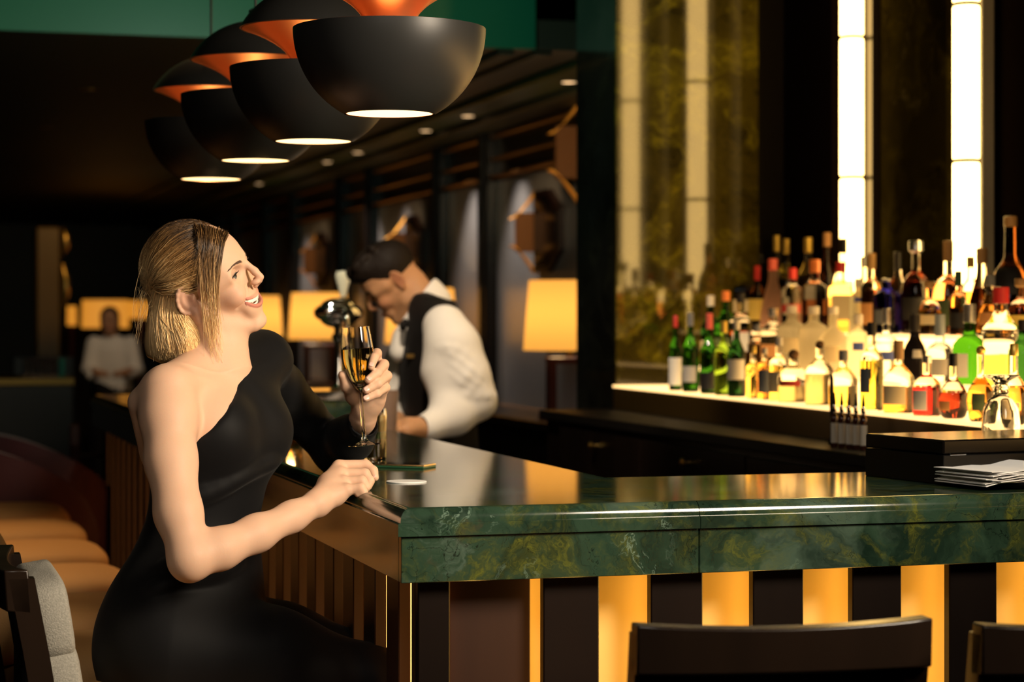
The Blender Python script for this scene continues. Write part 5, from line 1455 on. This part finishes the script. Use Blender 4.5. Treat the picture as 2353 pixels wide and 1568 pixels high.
    ankR, ankL = kneeR + np.array([-.06, -.02, -.40]), kneeL + np.array([-.05, -.02, -.42])
    dress.chain([hipR, PX(620, 1520, 3.99), kneeR], [.115, .090, .064], .05)
    dress.chain([hipL, PX(640, 1500, 4.21), kneeL], [.110, .088, .064], .05)
    dress.chain([kneeR, (kneeR + ankR) / 2 + np.array([-.02, 0, .06]), ankR], [.062, .056, .036], .03)
    dress.chain([kneeL, (kneeL + ankL) / 2 + np.array([-.02, 0, .06]), ankL], [.060, .055, .036], .03)
    dress.ell(PX(382, 1445, 4.05), (.105, .145, .115), None, .06)
    # keep the seat above the chair cushion
    dress.cut((-.86, 3.6, .3), (-.50, 4.62, .80), lambda X, Y, Z: .728 - Z)
    # one-shoulder neckline, from the left side of the neck to under the right arm
    c0 = PX(498, 900, Yt)
    npx = [(431, 1030), (464, 1008), (509, 966), (532, 931), (548, 897)]
    st = np.array([PX(a, b, 3.62) for a, b in npx]); dr = st - np.array([0, 0, CAMZ])
    hp = np.array([dress.hits(st[i:i + 1], dr[i], .75, .001)[0][0] for i in range(len(npx))])
    nb2 = [(556, 868), (561, 840), (564, 812), (565, 785)]
    st = np.array([PX(a, b, 3.62) for a, b in nb2]); dr = st - np.array([0, 0, CAMZ])
    hb = [body.hits(st[i:i + 1], dr[i], .75, .001) for i in range(len(nb2))]
    hp = np.concatenate([hp] + [p for p, ok in hb if ok.all()])
    hl = (hp[:, 0] - c0[0]) * Ld[0] + (hp[:, 1] - c0[1]) * Ld[1]
    hl = np.maximum.accumulate(hl + np.arange(len(hl)) * 1e-4)
    ls = np.concatenate([[-.30], hl, [hl[-1] + .004, .5]]); zc = np.concatenate([[hp[0, 2] - .02], hp[:, 2], [hp[-1, 2] + .2, 2.2]])
    def neckline(X, Y, Z):
        l = (X - c0[0]) * Ld[0] + (Y - c0[1]) * Ld[1]; f = (X - c0[0]) * Fd[0] + (Y - c0[1]) * Fd[1]
        return (Z - np.interp(l, ls, zc) ) * .6
    dress.cut((-.86, 3.6, 1.10), (-.26, 4.62, 1.43), neckline, .004)
    spx = [(561, 893), (569, 866), (573, 842), (575, 818), (575, 795)]
    sp, ok = body.hits(np.array([PX(a, b, 3.7) for a, b in spx]), (0, 1, 0), .7, .001)
    for i in range(len(spx)):
        if not ok[i] or (i and sp[i, 1] - sp[i - 1, 1] > .03): sp[i] = PX(*spx[i], sp[i - 1, 1] + .012)
    dress.chain(list(sp + np.array([0, .008, 0])), [.0115] * len(spx), .012)
    # open cuff
    cu = PX(838, 968, 4.268); cd = PX(836, 955, 4.262) - PX(812, 1000, 4.34); cd /= np.linalg.norm(cd)
    dress.cap(cu - cd * .012, cu + cd * .05, .0275, .030, .002, 'sub')
    # folds of the jersey: gentle diagonal creases at the waist and hip
    rng = np.random.default_rng(3)
    for k, (xa, ya, xb, yb) in enumerate([(330, 1190, 560, 1110), (322, 1250, 600, 1150), (310, 1310, 590, 1215), (296, 1370, 420, 1330), (282, 1420, 480, 1345), (300, 1345, 560, 1260)]):
        n = 26; t = np.linspace(0, 1, n); px_ = xa + (xb - xa) * t; py_ = ya + (yb - ya) * t + 9 * np.sin(t * 5 + k)
        hp, ok = dress.hits(np.array([PX(a, b, 3.62) for a, b in zip(px_, py_)]), (0, 1, 0), .8, .002)
        if ok.all():
            hp[:, 1] += .0060 + .004 * np.abs(2 * t - 1) ** 2
            dress.chain(list(hp), [.009] * n, .018, 'add')
    root = thing('person', 'smiling woman with blonde bob in black one-shoulder outfit, raising a flute', 'person', tuple(PX(420, 730, 4.0) * np.array([1, 1, 0])))
    r0 = np.array(root.location)
    off = np.array([r0[0], r0[1], 0])
    def place(o): o.location = tuple(-off); return o
    body_o = None
    vert, Q = body.mesh(1)
    col = face_colour(vert, H, up, lo, skin, (.48, .16, .125), (.66, .33, .23))
    body_o = place(np_mesh('body', vert, Q, M['skin'], root, col))
    vert, Q = dress.mesh(2)
    d = place(np_mesh('black_outfit', vert, Q, M['black_cloth'], root))
    n0 = len(root.children)
    face_extras(body, H, root, (.10, .12, .11), 'brow_hair', gaze=(.95, -.12, -.05))
    # teeth: an upper and a lower row of single teeth following the smile
    def tooth(y, x, z0, z1, half):
        a = math.atan2(42 * y, 1)
        rot = H.R @ np.array([[math.cos(a), -math.sin(a), 0], [math.sin(a), math.cos(a), 0], [0, 0, 1]])
        q = MB().superq((0, 0, 0), (.0019, half, (z1 - z0) / 2), .6, .5, 12, 8, Matrix([[*(rot[k] * H.s), 0] for k in range(3)] + [[0, 0, 0, 1]]))
        q.v = [tuple(V(p) + V(H.w(x, y, (z0 + z1) / 2))) for p in q.v]
        q.build('tooth', M['teeth'], body_o, True)
    cl_ = H.inv(np.array(H.teeth_surface)); o_ = np.argsort(cl_[:, 1]); xt = lambda y: float(np.interp(y, cl_[o_, 1], cl_[o_, 0]))
    ys_ = [.0043, .0116, .0178, .0227, .0266, .0298]; hw = [.0044, .0038, .0039, .0037, .0037, .0037]; ln = [.0108, .0100, .0104, .0092, .0082, .0070]
    for sg in (-1, 1):
        for y, h_, l_ in zip(ys_, hw, ln):
            v = y / .0345; z1 = -.0408 + .0060 * v * v + .0012
            tooth(sg * y, xt(sg * y) - .0012, z1 - l_, z1, h_)
        for y in (.0027, .0080, .0132, .0182):
            v = y / .0345; z = -.0580 + .0075 * v * v + .0150 * v ** 4 + .0005
            tooth(sg * y, xt(sg * y) - .0050, z - .002, z + .0036, .0028)
    # fingernails
    M.setdefault('nail', mat('fingernail', (.72, .46, .38), .22))
    for a, b in ((PX(860, 822, 4.178), PX(853, 843, 4.158)), (PX(866, 858, 4.166), PX(846, 873, 4.150)), (PX(868, 882, 4.163), PX(841, 897, 4.152)), (PX(866, 905, 4.166), PX(840, 917, 4.156)), (PX(849, 1090, 4.060), PX(862, 1098, 4.048))):
        d = b - a; d /= np.linalg.norm(d); out = np.array([0, -1.0, .25]); out -= d * (out @ d); out /= np.linalg.norm(out); sd = np.cross(d, out)
        c = b - d * .001 + out * .0058
        R = Matrix([[d[k], sd[k], out[k], 0] for k in range(3)] + [[0, 0, 0, 1]])
        q = MB().superq((0, 0, 0), (.0062, .0050, .0016), .9, .7, 14, 8, R); q.v = [tuple(V(p) + V(c)) for p in q.v]
        q.build('fingernail', M['nail'], body_o, True)
    # ---- hair
    hf = Field((-.78, .0026, -.44), (3.93, .0026, 4.26), (1.30, .0026, 1.63))
    s = H.s
    cl, rl = np.array([-.013, 0, .044]), np.array([.090, .079, .081])
    hf.ell(H.w(*cl), rl * s, H.R, 0)
    hf.ball(PX(424, 598, 4.09), .068, .03)
    hf.ball(PX(392, 622, 4.10), .050, .03)
    hf.ball(PX(362, 653, 4.09), .022, .02)
    hf.ell(H.w(.118, 0, -.010), np.array([.098, .104, .106]) * s, H.R, .004, 'sub')
    hf.ell(PX(398, 735, 4.12), (.046, .082, .075), None, .03)
    hf.ell(PX(404, 785, 4.11), (.050, .090, .055), None, .03)
    hf.ell(PX(438, 775, 4.085), (.030, .078, .062), None, .03)
    hf.cap(PX(380, 802, 4.08), PX(448, 806, 4.06), .034, .030, .02)
    hf.ell(PX(470, 770, 4.20), (.05, .03, .06), None, .03)
    # thin the near side around the ear
    hf.ell(H.w(-.002, -.088, -.002), np.array([.024, .020, .033]) * s, H.R, .006, 'sub')
    zb = zat(832, 4.05)
    hf.cut((-.78, 3.93, 1.30), (-.44, 4.26, 1.40), lambda X, Y, Z: (zb - Z + .012 * np.sin(X * 90) * .4), .008)
    vert, Q = hf.mesh(1)
    rng = np.random.default_rng(11)
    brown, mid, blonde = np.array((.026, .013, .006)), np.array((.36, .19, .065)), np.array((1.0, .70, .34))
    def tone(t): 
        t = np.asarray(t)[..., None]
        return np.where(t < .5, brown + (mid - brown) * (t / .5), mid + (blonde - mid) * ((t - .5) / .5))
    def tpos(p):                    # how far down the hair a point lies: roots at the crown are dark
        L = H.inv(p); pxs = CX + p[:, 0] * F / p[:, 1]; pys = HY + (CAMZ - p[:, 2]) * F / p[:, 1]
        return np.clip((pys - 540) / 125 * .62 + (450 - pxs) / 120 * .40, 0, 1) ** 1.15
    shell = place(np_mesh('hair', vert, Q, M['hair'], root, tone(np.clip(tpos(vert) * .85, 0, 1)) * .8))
    S, Cc = [], []
    def addst(path, lift=.0012, proj=True, jit=.0010, tb=0.0, to=hf):
        path = np.asarray(path)
        S.append(path); Cc.append(None)
    # crown: combed back over the head to the clip
    q1 = (H.inv(PX(358, 655, 4.05)[None])[0] - cl) / rl; q1 /= np.linalg.norm(q1)
    def crown(y0, y1, n, seed):
        out = []
        for k in range(n):
            th = rng.uniform(y0, y1)         # angle round the hairline: 0 = top, negative = near side
            zz = .100 * math.cos(th) - .000; yy = .074 * math.sin(th); xx = .066 - .050 * abs(math.sin(th)) ** 1.4
            q0 = (np.array([xx + rng.uniform(-.05, .0), yy, zz + rng.uniform(-.006, .006)]) - cl) / rl; q0 /= np.linalg.norm(q0)
            qe = q1 + rng.normal(0, .07, 3); qe /= np.linalg.norm(qe)
            om = math.acos(np.clip(q0 @ qe, -1, 1)); t = np.linspace(0, 1, 13)
            q = (np.sin((1 - t) * om)[:, None] * q0 + np.sin(t * om)[:, None] * qe) / math.sin(om)
            bul = 1.01 + .025 * np.sin(np.pi * t)[:, None] + rng.normal(0, .006)
            wv = rng.normal(0, .012, 3) * np.sin(2 * np.pi * t + rng.uniform(0, 6))[:, None]
            Lp = cl + rl * (q * bul + wv)
            out.append(H.O + s * (Lp @ H.R.T))
        return out
    crow = crown(-1.45, .9, 1100, 1)
    allp = np.concatenate(crow); inside = hf.samples(allp) < -.0006
    # lift those that sink below the shell out along the head's radius
    cen = H.O + s * (H.R @ cl)
    for _ in range(14):
        dirs = allp - cen; dirs /= np.linalg.norm(dirs, axis=1)[:, None]
        ins = hf.samples(allp) < .0004
        allp[ins] += dirs[ins] * .0016
    crow = list(allp.reshape(-1, 13, 3))
    # bob: falling from behind the ear and under the clip
    def cam_path(ctrl, n=13):
        ctrl = np.array(ctrl, float); t = np.linspace(0, 1, n)[:, None]
        if len(ctrl) == 3: return (1 - t) ** 2 * ctrl[0] + 2 * t * (1 - t) * ctrl[1] + t * t * ctrl[2]
        return (1 - t) ** 3 * ctrl[0] + 3 * t * (1 - t) ** 2 * ctrl[1] + 3 * t * t * (1 - t) * ctrl[2] + t ** 3 * ctrl[3]
    pix = []
    for k in range(900):
        u = rng.random()
        sx = 338 + 84 * u + rng.normal(0, 5); sy = 668 + 46 * u + rng.normal(0, 10)
        ex = 338 + 132 * u + rng.normal(0, 7); ey = 822 + rng.uniform(-22, 12) - 10 * (u > .8)
        bow = -18 + 26 * u + rng.normal(0, 6)
        pix.append(cam_path([(sx, sy), (sx + bow - 6, sy + 55), (ex + (14 if u > .55 else -6), ey - 60), (ex, ey)]))
    pp = np.concatenate(pix)
    start = np.array([PX(a, b, 3.94) for a, b in pp])
    hp, ok = hf.hits(start, (0, 1, 0), .30, .0012)
    hp[:, 1] -= .0012
    bob = list(hp.reshape(-1, 13, 3)); okb = ok.reshape(-1, 13)
    bob2 = []
    for b_, o_ in zip(bob, okb):
        if o_[:7].all():
            b_ = b_.copy()
            if not o_.all():
                j = int(np.argmin(o_)); b_[j:, 1] = b_[j - 1, 1]
            b_[:, 1] += rng.normal(0, .0015)
            # smooth depth so strands do not kink
            y = b_[:, 1]; 
            for _ in range(3): y[1:-1] = (y[:-2] + 2 * y[1:-1] + y[2:]) / 4
            bob2.append(b_)
    # temple strands hanging before the ear
    tem = []
    for k in range(300):
        u = rng.random() ** 1.5; g = rng.random()
        x0 = 524 - 80 * u + rng.normal(0, 2); y0 = 536 - 26 * u ** .8 + rng.normal(0, 2.5)
        x1 = 500 - 42 * u + rng.normal(0, 3)
        if g < .62: e = (x1 - 4 - 12 * u + rng.normal(0, 5), 625 + 70 * rng.random() - 30 * u)
        else: e = (495 - 14 * u + rng.normal(0, 8) + (14 if rng.random() < .2 else 0), 735 + 105 * rng.random())
        c = [(x0, y0), (x1 + 6, y0 + 34 + 8 * u), (x1 - 4 - 4 * u, y0 + (e[1] - y0) * .6), e]
        tem.append(cam_path(c))
    tp = np.concatenate(tem); st = np.array([PX(a, b, 3.93) for a, b in tp])
    h1, o1 = body.hits(st, (0, 1, 0), .25, .0012); h2, o2 = hf.hits(st, (0, 1, 0), .25, .0012)
    y = np.minimum(np.where(o1, h1[:, 1], 4.03), np.where(o2, h2[:, 1], 4.03)).reshape(-1, 13)
    for _ in range(2): y[:, 1:-1] = np.minimum(np.minimum(y[:, :-2], y[:, 2:]), y[:, 1:-1])
    for _ in range(3): y[:, 1:-1] = (y[:, :-2] + 2 * y[:, 1:-1] + y[:, 2:]) / 4
    y -= .0035 + .004 * rng.random((len(y), 1))
    y[:, 0] += .010; y[:, 1] += .004
    temple = [np.array([PX(a, b, yy_) for (a, b), yy_ in zip(p_, y_)]) for p_, y_ in zip(tem, y)]
    # flyaways
    fly = []
    for k in range(46):
        a = (345 + rng.normal(0, 12), 655 + rng.normal(0, 18)); e = (318 + rng.normal(0, 12), 690 + 110 * rng.random())
        m_ = ((a[0] + e[0]) / 2 - 22 * rng.random(), (a[1] + e[1]) / 2 - 8)
        pth = cam_path([a, m_, e]); Yf = 4.06 + rng.normal(0, .02)
        fly.append(np.array([PX(q[0], q[1], Yf) for q in pth]))
    wisp = []
    for k in range(40):
        x = 560 + 12 * rng.random(); wisp.append(np.array([PX(q[0], q[1], 4.17) for q in cam_path([(x - 4, 745), (x + 4, 768), (x + rng.normal(4, 3), 786 + 8 * rng.random())])]))
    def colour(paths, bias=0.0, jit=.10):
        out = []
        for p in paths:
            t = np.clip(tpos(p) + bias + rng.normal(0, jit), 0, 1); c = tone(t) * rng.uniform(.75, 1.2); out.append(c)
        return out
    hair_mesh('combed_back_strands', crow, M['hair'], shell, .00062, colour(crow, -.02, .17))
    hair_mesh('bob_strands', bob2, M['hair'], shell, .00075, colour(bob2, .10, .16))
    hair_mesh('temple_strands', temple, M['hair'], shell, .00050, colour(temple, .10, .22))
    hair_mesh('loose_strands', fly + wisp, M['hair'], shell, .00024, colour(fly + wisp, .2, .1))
    for c in root.children:
        if c.location.length < 1e-6: c.location = tuple(-off)
    return root
M['brow_hair'] = mat('brow_hair', (.09, .05, .03), .7)
build_woman()

# champagne flute in her raised hand
gt, gb = PX(816.5, 752, 4.188), PX(838, 1024, 4.192)
ax_ = gt - gb; Hg = np.linalg.norm(ax_); ax_ /= Hg
xx = np.cross([0, 1, 0], ax_); xx /= np.linalg.norm(xx); yy_ = np.cross(ax_, xx)
fl_ = thing('champagne_flute', 'tilted champagne flute of pale gold wine in the woman\'s hand', 'glass', tuple(gb))
fl_.rotation_euler = Matrix([[xx[k], yy_[k], ax_[k]] for k in range(3)]).to_euler()
k_ = Hg / .228
outp = [(1e-9, 0), (.0315, .0008), (.0318, .0018), (.020, .0035), (.008, .008), (.0044, .016), (.0036, .03), (.0035, .10), (.0042, .108), (.0075, .1135), (.0165, .124), (.0245, .138), (.0295, .153), (.0318, .170), (.0312, .188), (.0290, .208), (.0268, .228)]
inp = [(.0260, .228), (.0282, .208), (.0303, .188), (.0308, .170), (.0285, .153), (.0235, .1385), (.0155, .125), (.0060, .1165), (1e-9, .1150)]
MB().lathe([(r * k_, z * k_) for r, z in outp + inp], 48).build('glass_body', M['glass'], fl_, True)
M['champagne'] = mat('champagne', (.98, .80, .25), .02, trans=.86, ior=1.08)
wi = [(1e-9, .1156), (.0058, .1171), (.0152, .1254), (.0232, .1388), (.0282, .1532), (.0305, .170), (.0301, .1865), (1e-9, .1865)]
MB().lathe([(r * k_ * .995, z * k_) for r, z in wi], 48).build('wine', M['champagne'], fl_, 40)
# ------------------------------------------------------------------ the bartender behind the side counter
M['white_shirt'] = mat('white_shirt', (.80, .76, .70), .75, bump=(14, .35, (1, 1, .5)))
M['waistcoat'] = mat('black_waistcoat', (.0065, .005, .0045), .65, sheen=.03, spec=.2)
M['short_hair'] = mat('short_dark_hair', (.010, .006, .004), .6, spec=.2, bump=(90, .9))
def add_axis(a, b, st): return (a, st, b)
def build_bartender():
    Y0 = 7.2; g = .0042
    H = Head(PX(906, 649, Y0), head_axes(.10, -.80, .0, -1), 1.03)
    x0, x1 = PX(795, 700, Y0)[0], PX(1160, 700, Y0)[0]; z0, z1 = .72, PX(900, 545, Y0)[2]
    B = Field((x0, g, x1), (6.55, g, 7.65), (z0, g, z1)); S = Field((x0, .006, x1), (6.5, .006, 7.65), (z0, .006, z1)); W = Field((x0, .006, x1), (6.6, .006, 7.65), (.5, .006, z1))
    up, lo = add_head(B, H, male=True, smile=False, slit=.0012)
    SLn, SRf = PX(1022, 752, 6.99), PX(968, 742, 7.38)
    nb = PX(975, 706, 7.19)
    B.cap(H.w(-.03, 0, -.04), nb, .058, .064, .03); B.cap(H.w(.02, 0, -.085), PX(955, 735, 7.19), .036, .04, .03)
    Fd = np.array([-1.0, -.10]); Fd /= np.linalg.norm(Fd); Ld = np.array([-Fd[1], Fd[0]])
    rows = [(690, 1000, .09, .06), (725, 1000, .155, .09), (770, 1003, .185, .112), (830, 1004, .195, .128), (900, 1006, .185, .128), (960, 1010, .175, .122), (1020, 1014, .172, .122), (1090, 1018, .178, .128), (1150, 1020, .18, .13)]
    lev = [(PX(px, py, 7.18)[2], PX(px, py, 7.18)[0], 7.18, a, b) for py, px, a, b in rows]
    B.loft([(z, x, y, a - .02, b - .02) for z, x, y, a, b in lev], Ld, Fd, .03)
    W.loft(lev, Ld, Fd, .03)
    W.cap(PX(975, 708, 7.12), PX(1012, 742, 7.02), .050, .056, .04); W.cap(PX(972, 708, 7.28), SRf, .05, .056, .04)
    EL, WR = PX(1096, 921, 6.93), PX(968, 985, 6.80)
    # shirt: near sleeve, far sleeve, collar
    S.chain([SLn, PX(1040, 800, 6.95), PX(1068, 870, 6.93), EL], [.072, .084, .078, .058], .04)
    S.chain([EL, PX(1040, 955, 6.88), PX(985, 982, 6.815)], [.060, .062, .047], .03)
    S.chain([PX(1010, 860, 6.93), PX(1030, 920, 6.90)], [.06, .05], .05)
    far_e, far_w = PX(905, 930, 7.42), PX(900, 990, 6.98)
    S.chain([SRf, PX(930, 840, 7.44), far_e, PX(905, 975, 7.10)], [.070, .068, .056, .042], .03)
    S.cap(PX(989, 700, 7.19), PX(955, 722, 7.185), .074, .071, .01)
    S.cap(PX(976, 680, 7.19), PX(944, 712, 7.185), .068, .068, .01)
    S.cap(PX(940, 735, 7.16), PX(918, 810, 7.13), .045, .035, .02)
    # open the collar at the top so the neck rises out of it
    ax = PX(912, 665, 7.19) - PX(962, 715, 7.19); ax /= np.linalg.norm(ax); ct = PX(948, 690, 7.19)
    nx = np.array([-.62, 0, .78])
    ctop = PX(970, 655, 7.19)
    nn = np.array([PX(908, 640, 7.19)[0] - PX(975, 690, 7.19)[0], 0, PX(908, 640, 7.19)[2] - PX(975, 690, 7.19)[2]]); nn /= np.linalg.norm(nn)
    pc = (PX(985, 648, 7.19) + PX(930, 738, 7.19)) / 2
    S.cut((x0, 6.5, 1.30), (pc[0] + .10, 7.65, z1), lambda X, Y, Z: (X - pc[0]) * nn[0] + (Z - pc[2]) * nn[2], .004)
    # wrinkles of the sleeve
    rng = np.random.default_rng(8)
    for k in range(7):
        a = PX(1000 + 12 * k, 800 + 22 * k, 6.7); pts = [a + np.array([t * .12, 0, -t * .05 + .02 * math.sin(k + 3 * t)]) for t in np.linspace(0, 1, 5)]
        hp, ok = S.hits(pts, (0, 1, 0), .5, .004)
        if ok.all(): S.chain(list(hp + np.array([0, .004, 0])), [.004, .007, .008, .007, .004], .014)
    # waistcoat: armhole around the near sleeve, V opening at the chest
    W.chain([SLn + np.array([.004, -.03, .0]), PX(1050, 850, 6.93)], [.070, .080], .004, 'sub')
    # arms and hands of the body
    B.chain([SLn, PX(1050, 830, 6.95), EL, PX(1040, 958, 6.88), WR], [.045, .048, .04, .042, .030], .02)
    B.chain([SRf, PX(930, 840, 7.44), far_e, PX(905, 975, 7.10), far_w], [.045, .046, .04, .040, .029], .02)
    hd = PX(938, 982, 6.76)
    B.chain([WR, hd], [.031, .032], .02); B.chain([WR, PX(935, 990, 6.72)], [.028, .026], .02)
    for k, (dx, dy, y) in enumerate([(-50, 2, 6.74), (-46, 10, 6.72), (-40, 17, 6.70), (-32, 22, 6.69)]):
        m_ = PX(938 - 12, 975 + 7 * k, 6.76 - .015 * k)
        B.chain([hd, m_, PX(938 + dx * .62, 972 + dy * .8, y), PX(938 + dx, 984 + dy * .8, y)], [.02, .0125, .011, .009], .006)
    B.chain([hd, PX(925, 1000, 6.71), PX(905, 1004, 6.69)], [.018, .013, .010], .006)
    B.chain([far_w, PX(892, 1000, 6.90)], [.03, .028], .01)
    for k in range(4): B.chain([PX(892, 998 + 3 * k, 6.90 - .02 * k), PX(876, 1004 + 3 * k, 6.86 - .02 * k), PX(866, 1012 + 2 * k, 6.84 - .02 * k)], [.0125, .011, .009], .005)
    root = thing('person', 'bartender in white shirt, black waistcoat and bow tie, bending over his work', 'person', (PX(1000, 730, 7.18)[0], 7.18, 0))
    off = np.array(root.location)
    v, Q = B.mesh(1); np_mesh('body', v, Q, M['skin'], root, face_colour(v, H, up, lo, (.50, .26, .13), (.36, .12, .07), (.55, .17, .09), True))
    v, Q = S.mesh(2); np_mesh('white_shirt', v, Q, M['white_shirt'], root)
    v, Q = W.mesh(2); np_mesh('waistcoat', v, Q, M['waistcoat'], root)
    face_extras(B, H, root, (.04, .02, .01), None, gaze=(.9, 0, -.4), smile=False)
    # hair: short at the sides, curly on top
    hf = Field((x0, .0045, x1), (7.0, .0045, 7.4), (1.30, .0045, z1)); s = H.s
    hf.ell(H.w(-.016, 0, .054), np.array([.096, .080, .082]) * s, H.R, 0)
    hf.ell(H.w(.035, 0, .095), np.array([.060, .065, .040]) * s, H.R, .02)
    for k in range(46):
        a, b = rng.uniform(-.03, .085), rng.uniform(-.055, .055)
        hf.ball(H.w(a, b, .118 + .016 * (1 - (b / .06) ** 2) - .25 * max(0, a - .04)), rng.uniform(.011, .017), .008)
    hf.ell(H.w(.118, 0, -.015), np.array([.088, .10, .105]) * s, H.R, .004, 'sub')
    hf.ell(H.w(.012, 0, -.06), np.array([.10, .11, .062]) * s, H.R, .01, 'sub')
    for sy in (-1, 1): hf.ell(H.w(-.008, sy * .082, .0), np.array([.024, .018, .034]) * s, H.R, .004, 'sub')
    v, Q = hf.mesh(1); np_mesh('hair', v, Q, M['short_hair'], root)
    # bow tie, name tag, watch, trousers
    c = PX(929, 746, 7.10); mb = MB()
    for sg in (-1, 1):
        mb.superq((c[0] + .01 * sg * .3, c[1] + sg * .030, c[2] + .004 * sg), (.012, .028, .017), .8, .6, 14, 10)
    mb.superq((c[0] - .004, c[1], c[2]), (.012, .012, .013), .8, .8, 12, 8); mb.build('bow_tie', M['waistcoat'], root, True)
    p, ok = W.hits([PX(937, 823, 6.7)], (0, 1, 0), .6, .003); p = p[0] - np.array([0, .004, 0])
    MB().box((p[0] - .020, p[1] - .003, p[2] - .0065), (p[0] + .016, p[1] + .012, p[2] + .0065), .001).build('name_tag', M['brass'], root)
    d = np.array(WR) - PX(985, 982, 6.815); d /= np.linalg.norm(d)
    q = PX(966, 984, 6.795); R = V(d).to_track_quat('Z', 'Y').to_matrix().to_4x4()
    MB().lathe([(.0335, -.011), (.0365, -.011), (.0365, .011), (.0335, .011), (.0335, -.011)], 28, M=Matrix.Translation(V(q)) @ R).build('watch', M['black_plastic'], root, True)
    mb = MB()
    for sg, y in ((-1, 7.08), (1, 7.28)):
        mb.tube([(off[0] + .0, y, .86), (off[0] + .01, y, .45), (off[0] + .02, y, .03)], [.105, .078, .065], 16)
        mb.superq((off[0] - .05, y, .045), (.14, .05, .045), .6, .6)
    mb.build('trousers', M['waistcoat'], root, True)
    for ch in root.children: ch.location = tuple(-off)
build_bartender()

# ------------------------------------------------------------------ woman in white far behind the bar
def build_far_woman():
    Yf = 18.2; c = PX(252, 740, Yf)
    H = Head(c, head_axes(math.pi / 2 - .12, -.05, 0), 1.0)
    B = Field((c[0] - .34, .006, c[0] + .34), (Yf - .5, .006, Yf + .3), (.60, .008, c[2] + .18)); S = Field((c[0] - .38, .008, c[0] + .38), (Yf - .5, .008, Yf + .3), (.60, .008, c[2] - .06))
    up, lo = add_head(B, H, smile=False, slit=.003)
    B.cap(H.w(-.02, 0, -.05), PX(255, 775, Yf + .02), .05, .055, .03)
    n = PX(256, 785, Yf + .02)
    rows = [(772, .06, .05), (785, .15, .08), (805, .19, .105), (840, .175, .11), (875, .155, .10), (900, .17, .11)]
    lev = [(PX(258, py, Yf)[2], PX(258, py, Yf)[0], Yf + .02, a, b) for py, a, b in rows]
    B.loft([(z, x, y, a - .025, b - .02) for z, x, y, a, b in lev], (1, 0), (0, -1), .02); S.loft(lev, (1, 0), (0, -1), .03)
    for sg, ex, hx in ((-1, 205, 215), (1, 312, 275)):
        sh_ = PX(258 + sg * 42, 790, Yf); e = PX(ex, 850, Yf - .05); hnd = PX(hx + 10, 858, Yf - .30)
        S.chain([sh_, e, PX((ex + hx) / 2, 862, Yf - .2)], [.065, .06, .045], .03); B.chain([sh_, e, hnd], [.045, .04, .027], .02)
        B.ball(hnd, .036, .02)
        for k in range(4): B.chain([hnd, hnd + np.array([-sg * .05, -.02, .012 - .011 * k]), hnd + np.array([-sg * .085, -.01, .004 - .011 * k])], [.014, .010, .008], .004)
    S.cap(PX(256, 772, Yf - .10), PX(257, 800, Yf - .13), .045, .012, .01, 'sub')
    root = thing('person', 'woman in white blouse standing far back at left before an orange lamp', 'person', (c[0], Yf, 0)); off = np.array(root.location)
    v, Q = B.mesh(1); np_mesh('body', v, Q, M['skin'], root, face_colour(v, H, up, lo, (.42, .22, .12), (.4, .1, .08), (.45, .2, .12), True))
    v, Q = S.mesh(2); np_mesh('white_blouse', v, Q, M['white_shirt'], root)
    hf = Field((c[0] - .16, .006, c[0] + .16), (Yf - .2, .006, Yf + .2), (c[2] - .2, .006, c[2] + .18))
    hf.ell(H.w(-.014, 0, .045), (.096, .082, .088), H.R[:, [0, 1, 2]], 0); hf.ell(H.w(-.05, 0, -.04), (.05, .08, .08), H.R, .03)
    hf.ell(H.w(.112, 0, -.01), (.098, .085, .105), H.R, .004, 'sub')
    v, Q = hf.mesh(1); np_mesh('hair', v, Q, M['short_hair'], root)
    face_extras(B, H, root, (.04, .02, .01), None, smile=False, lashes=False)
    mb = MB()
    for sg in (-1, 1): mb.tube([(c[0] + .08 * sg, Yf + .02, .78), (c[0] + .08 * sg, Yf, .04)], [.095, .06], 14)
    mb.superq((c[0], Yf + .02, .80), (.165, .11, .12), .8, .8); mb.build('skirt', M['waistcoat'], root, True)
    for ch in root.children: ch.location = tuple(-off)
build_far_woman()
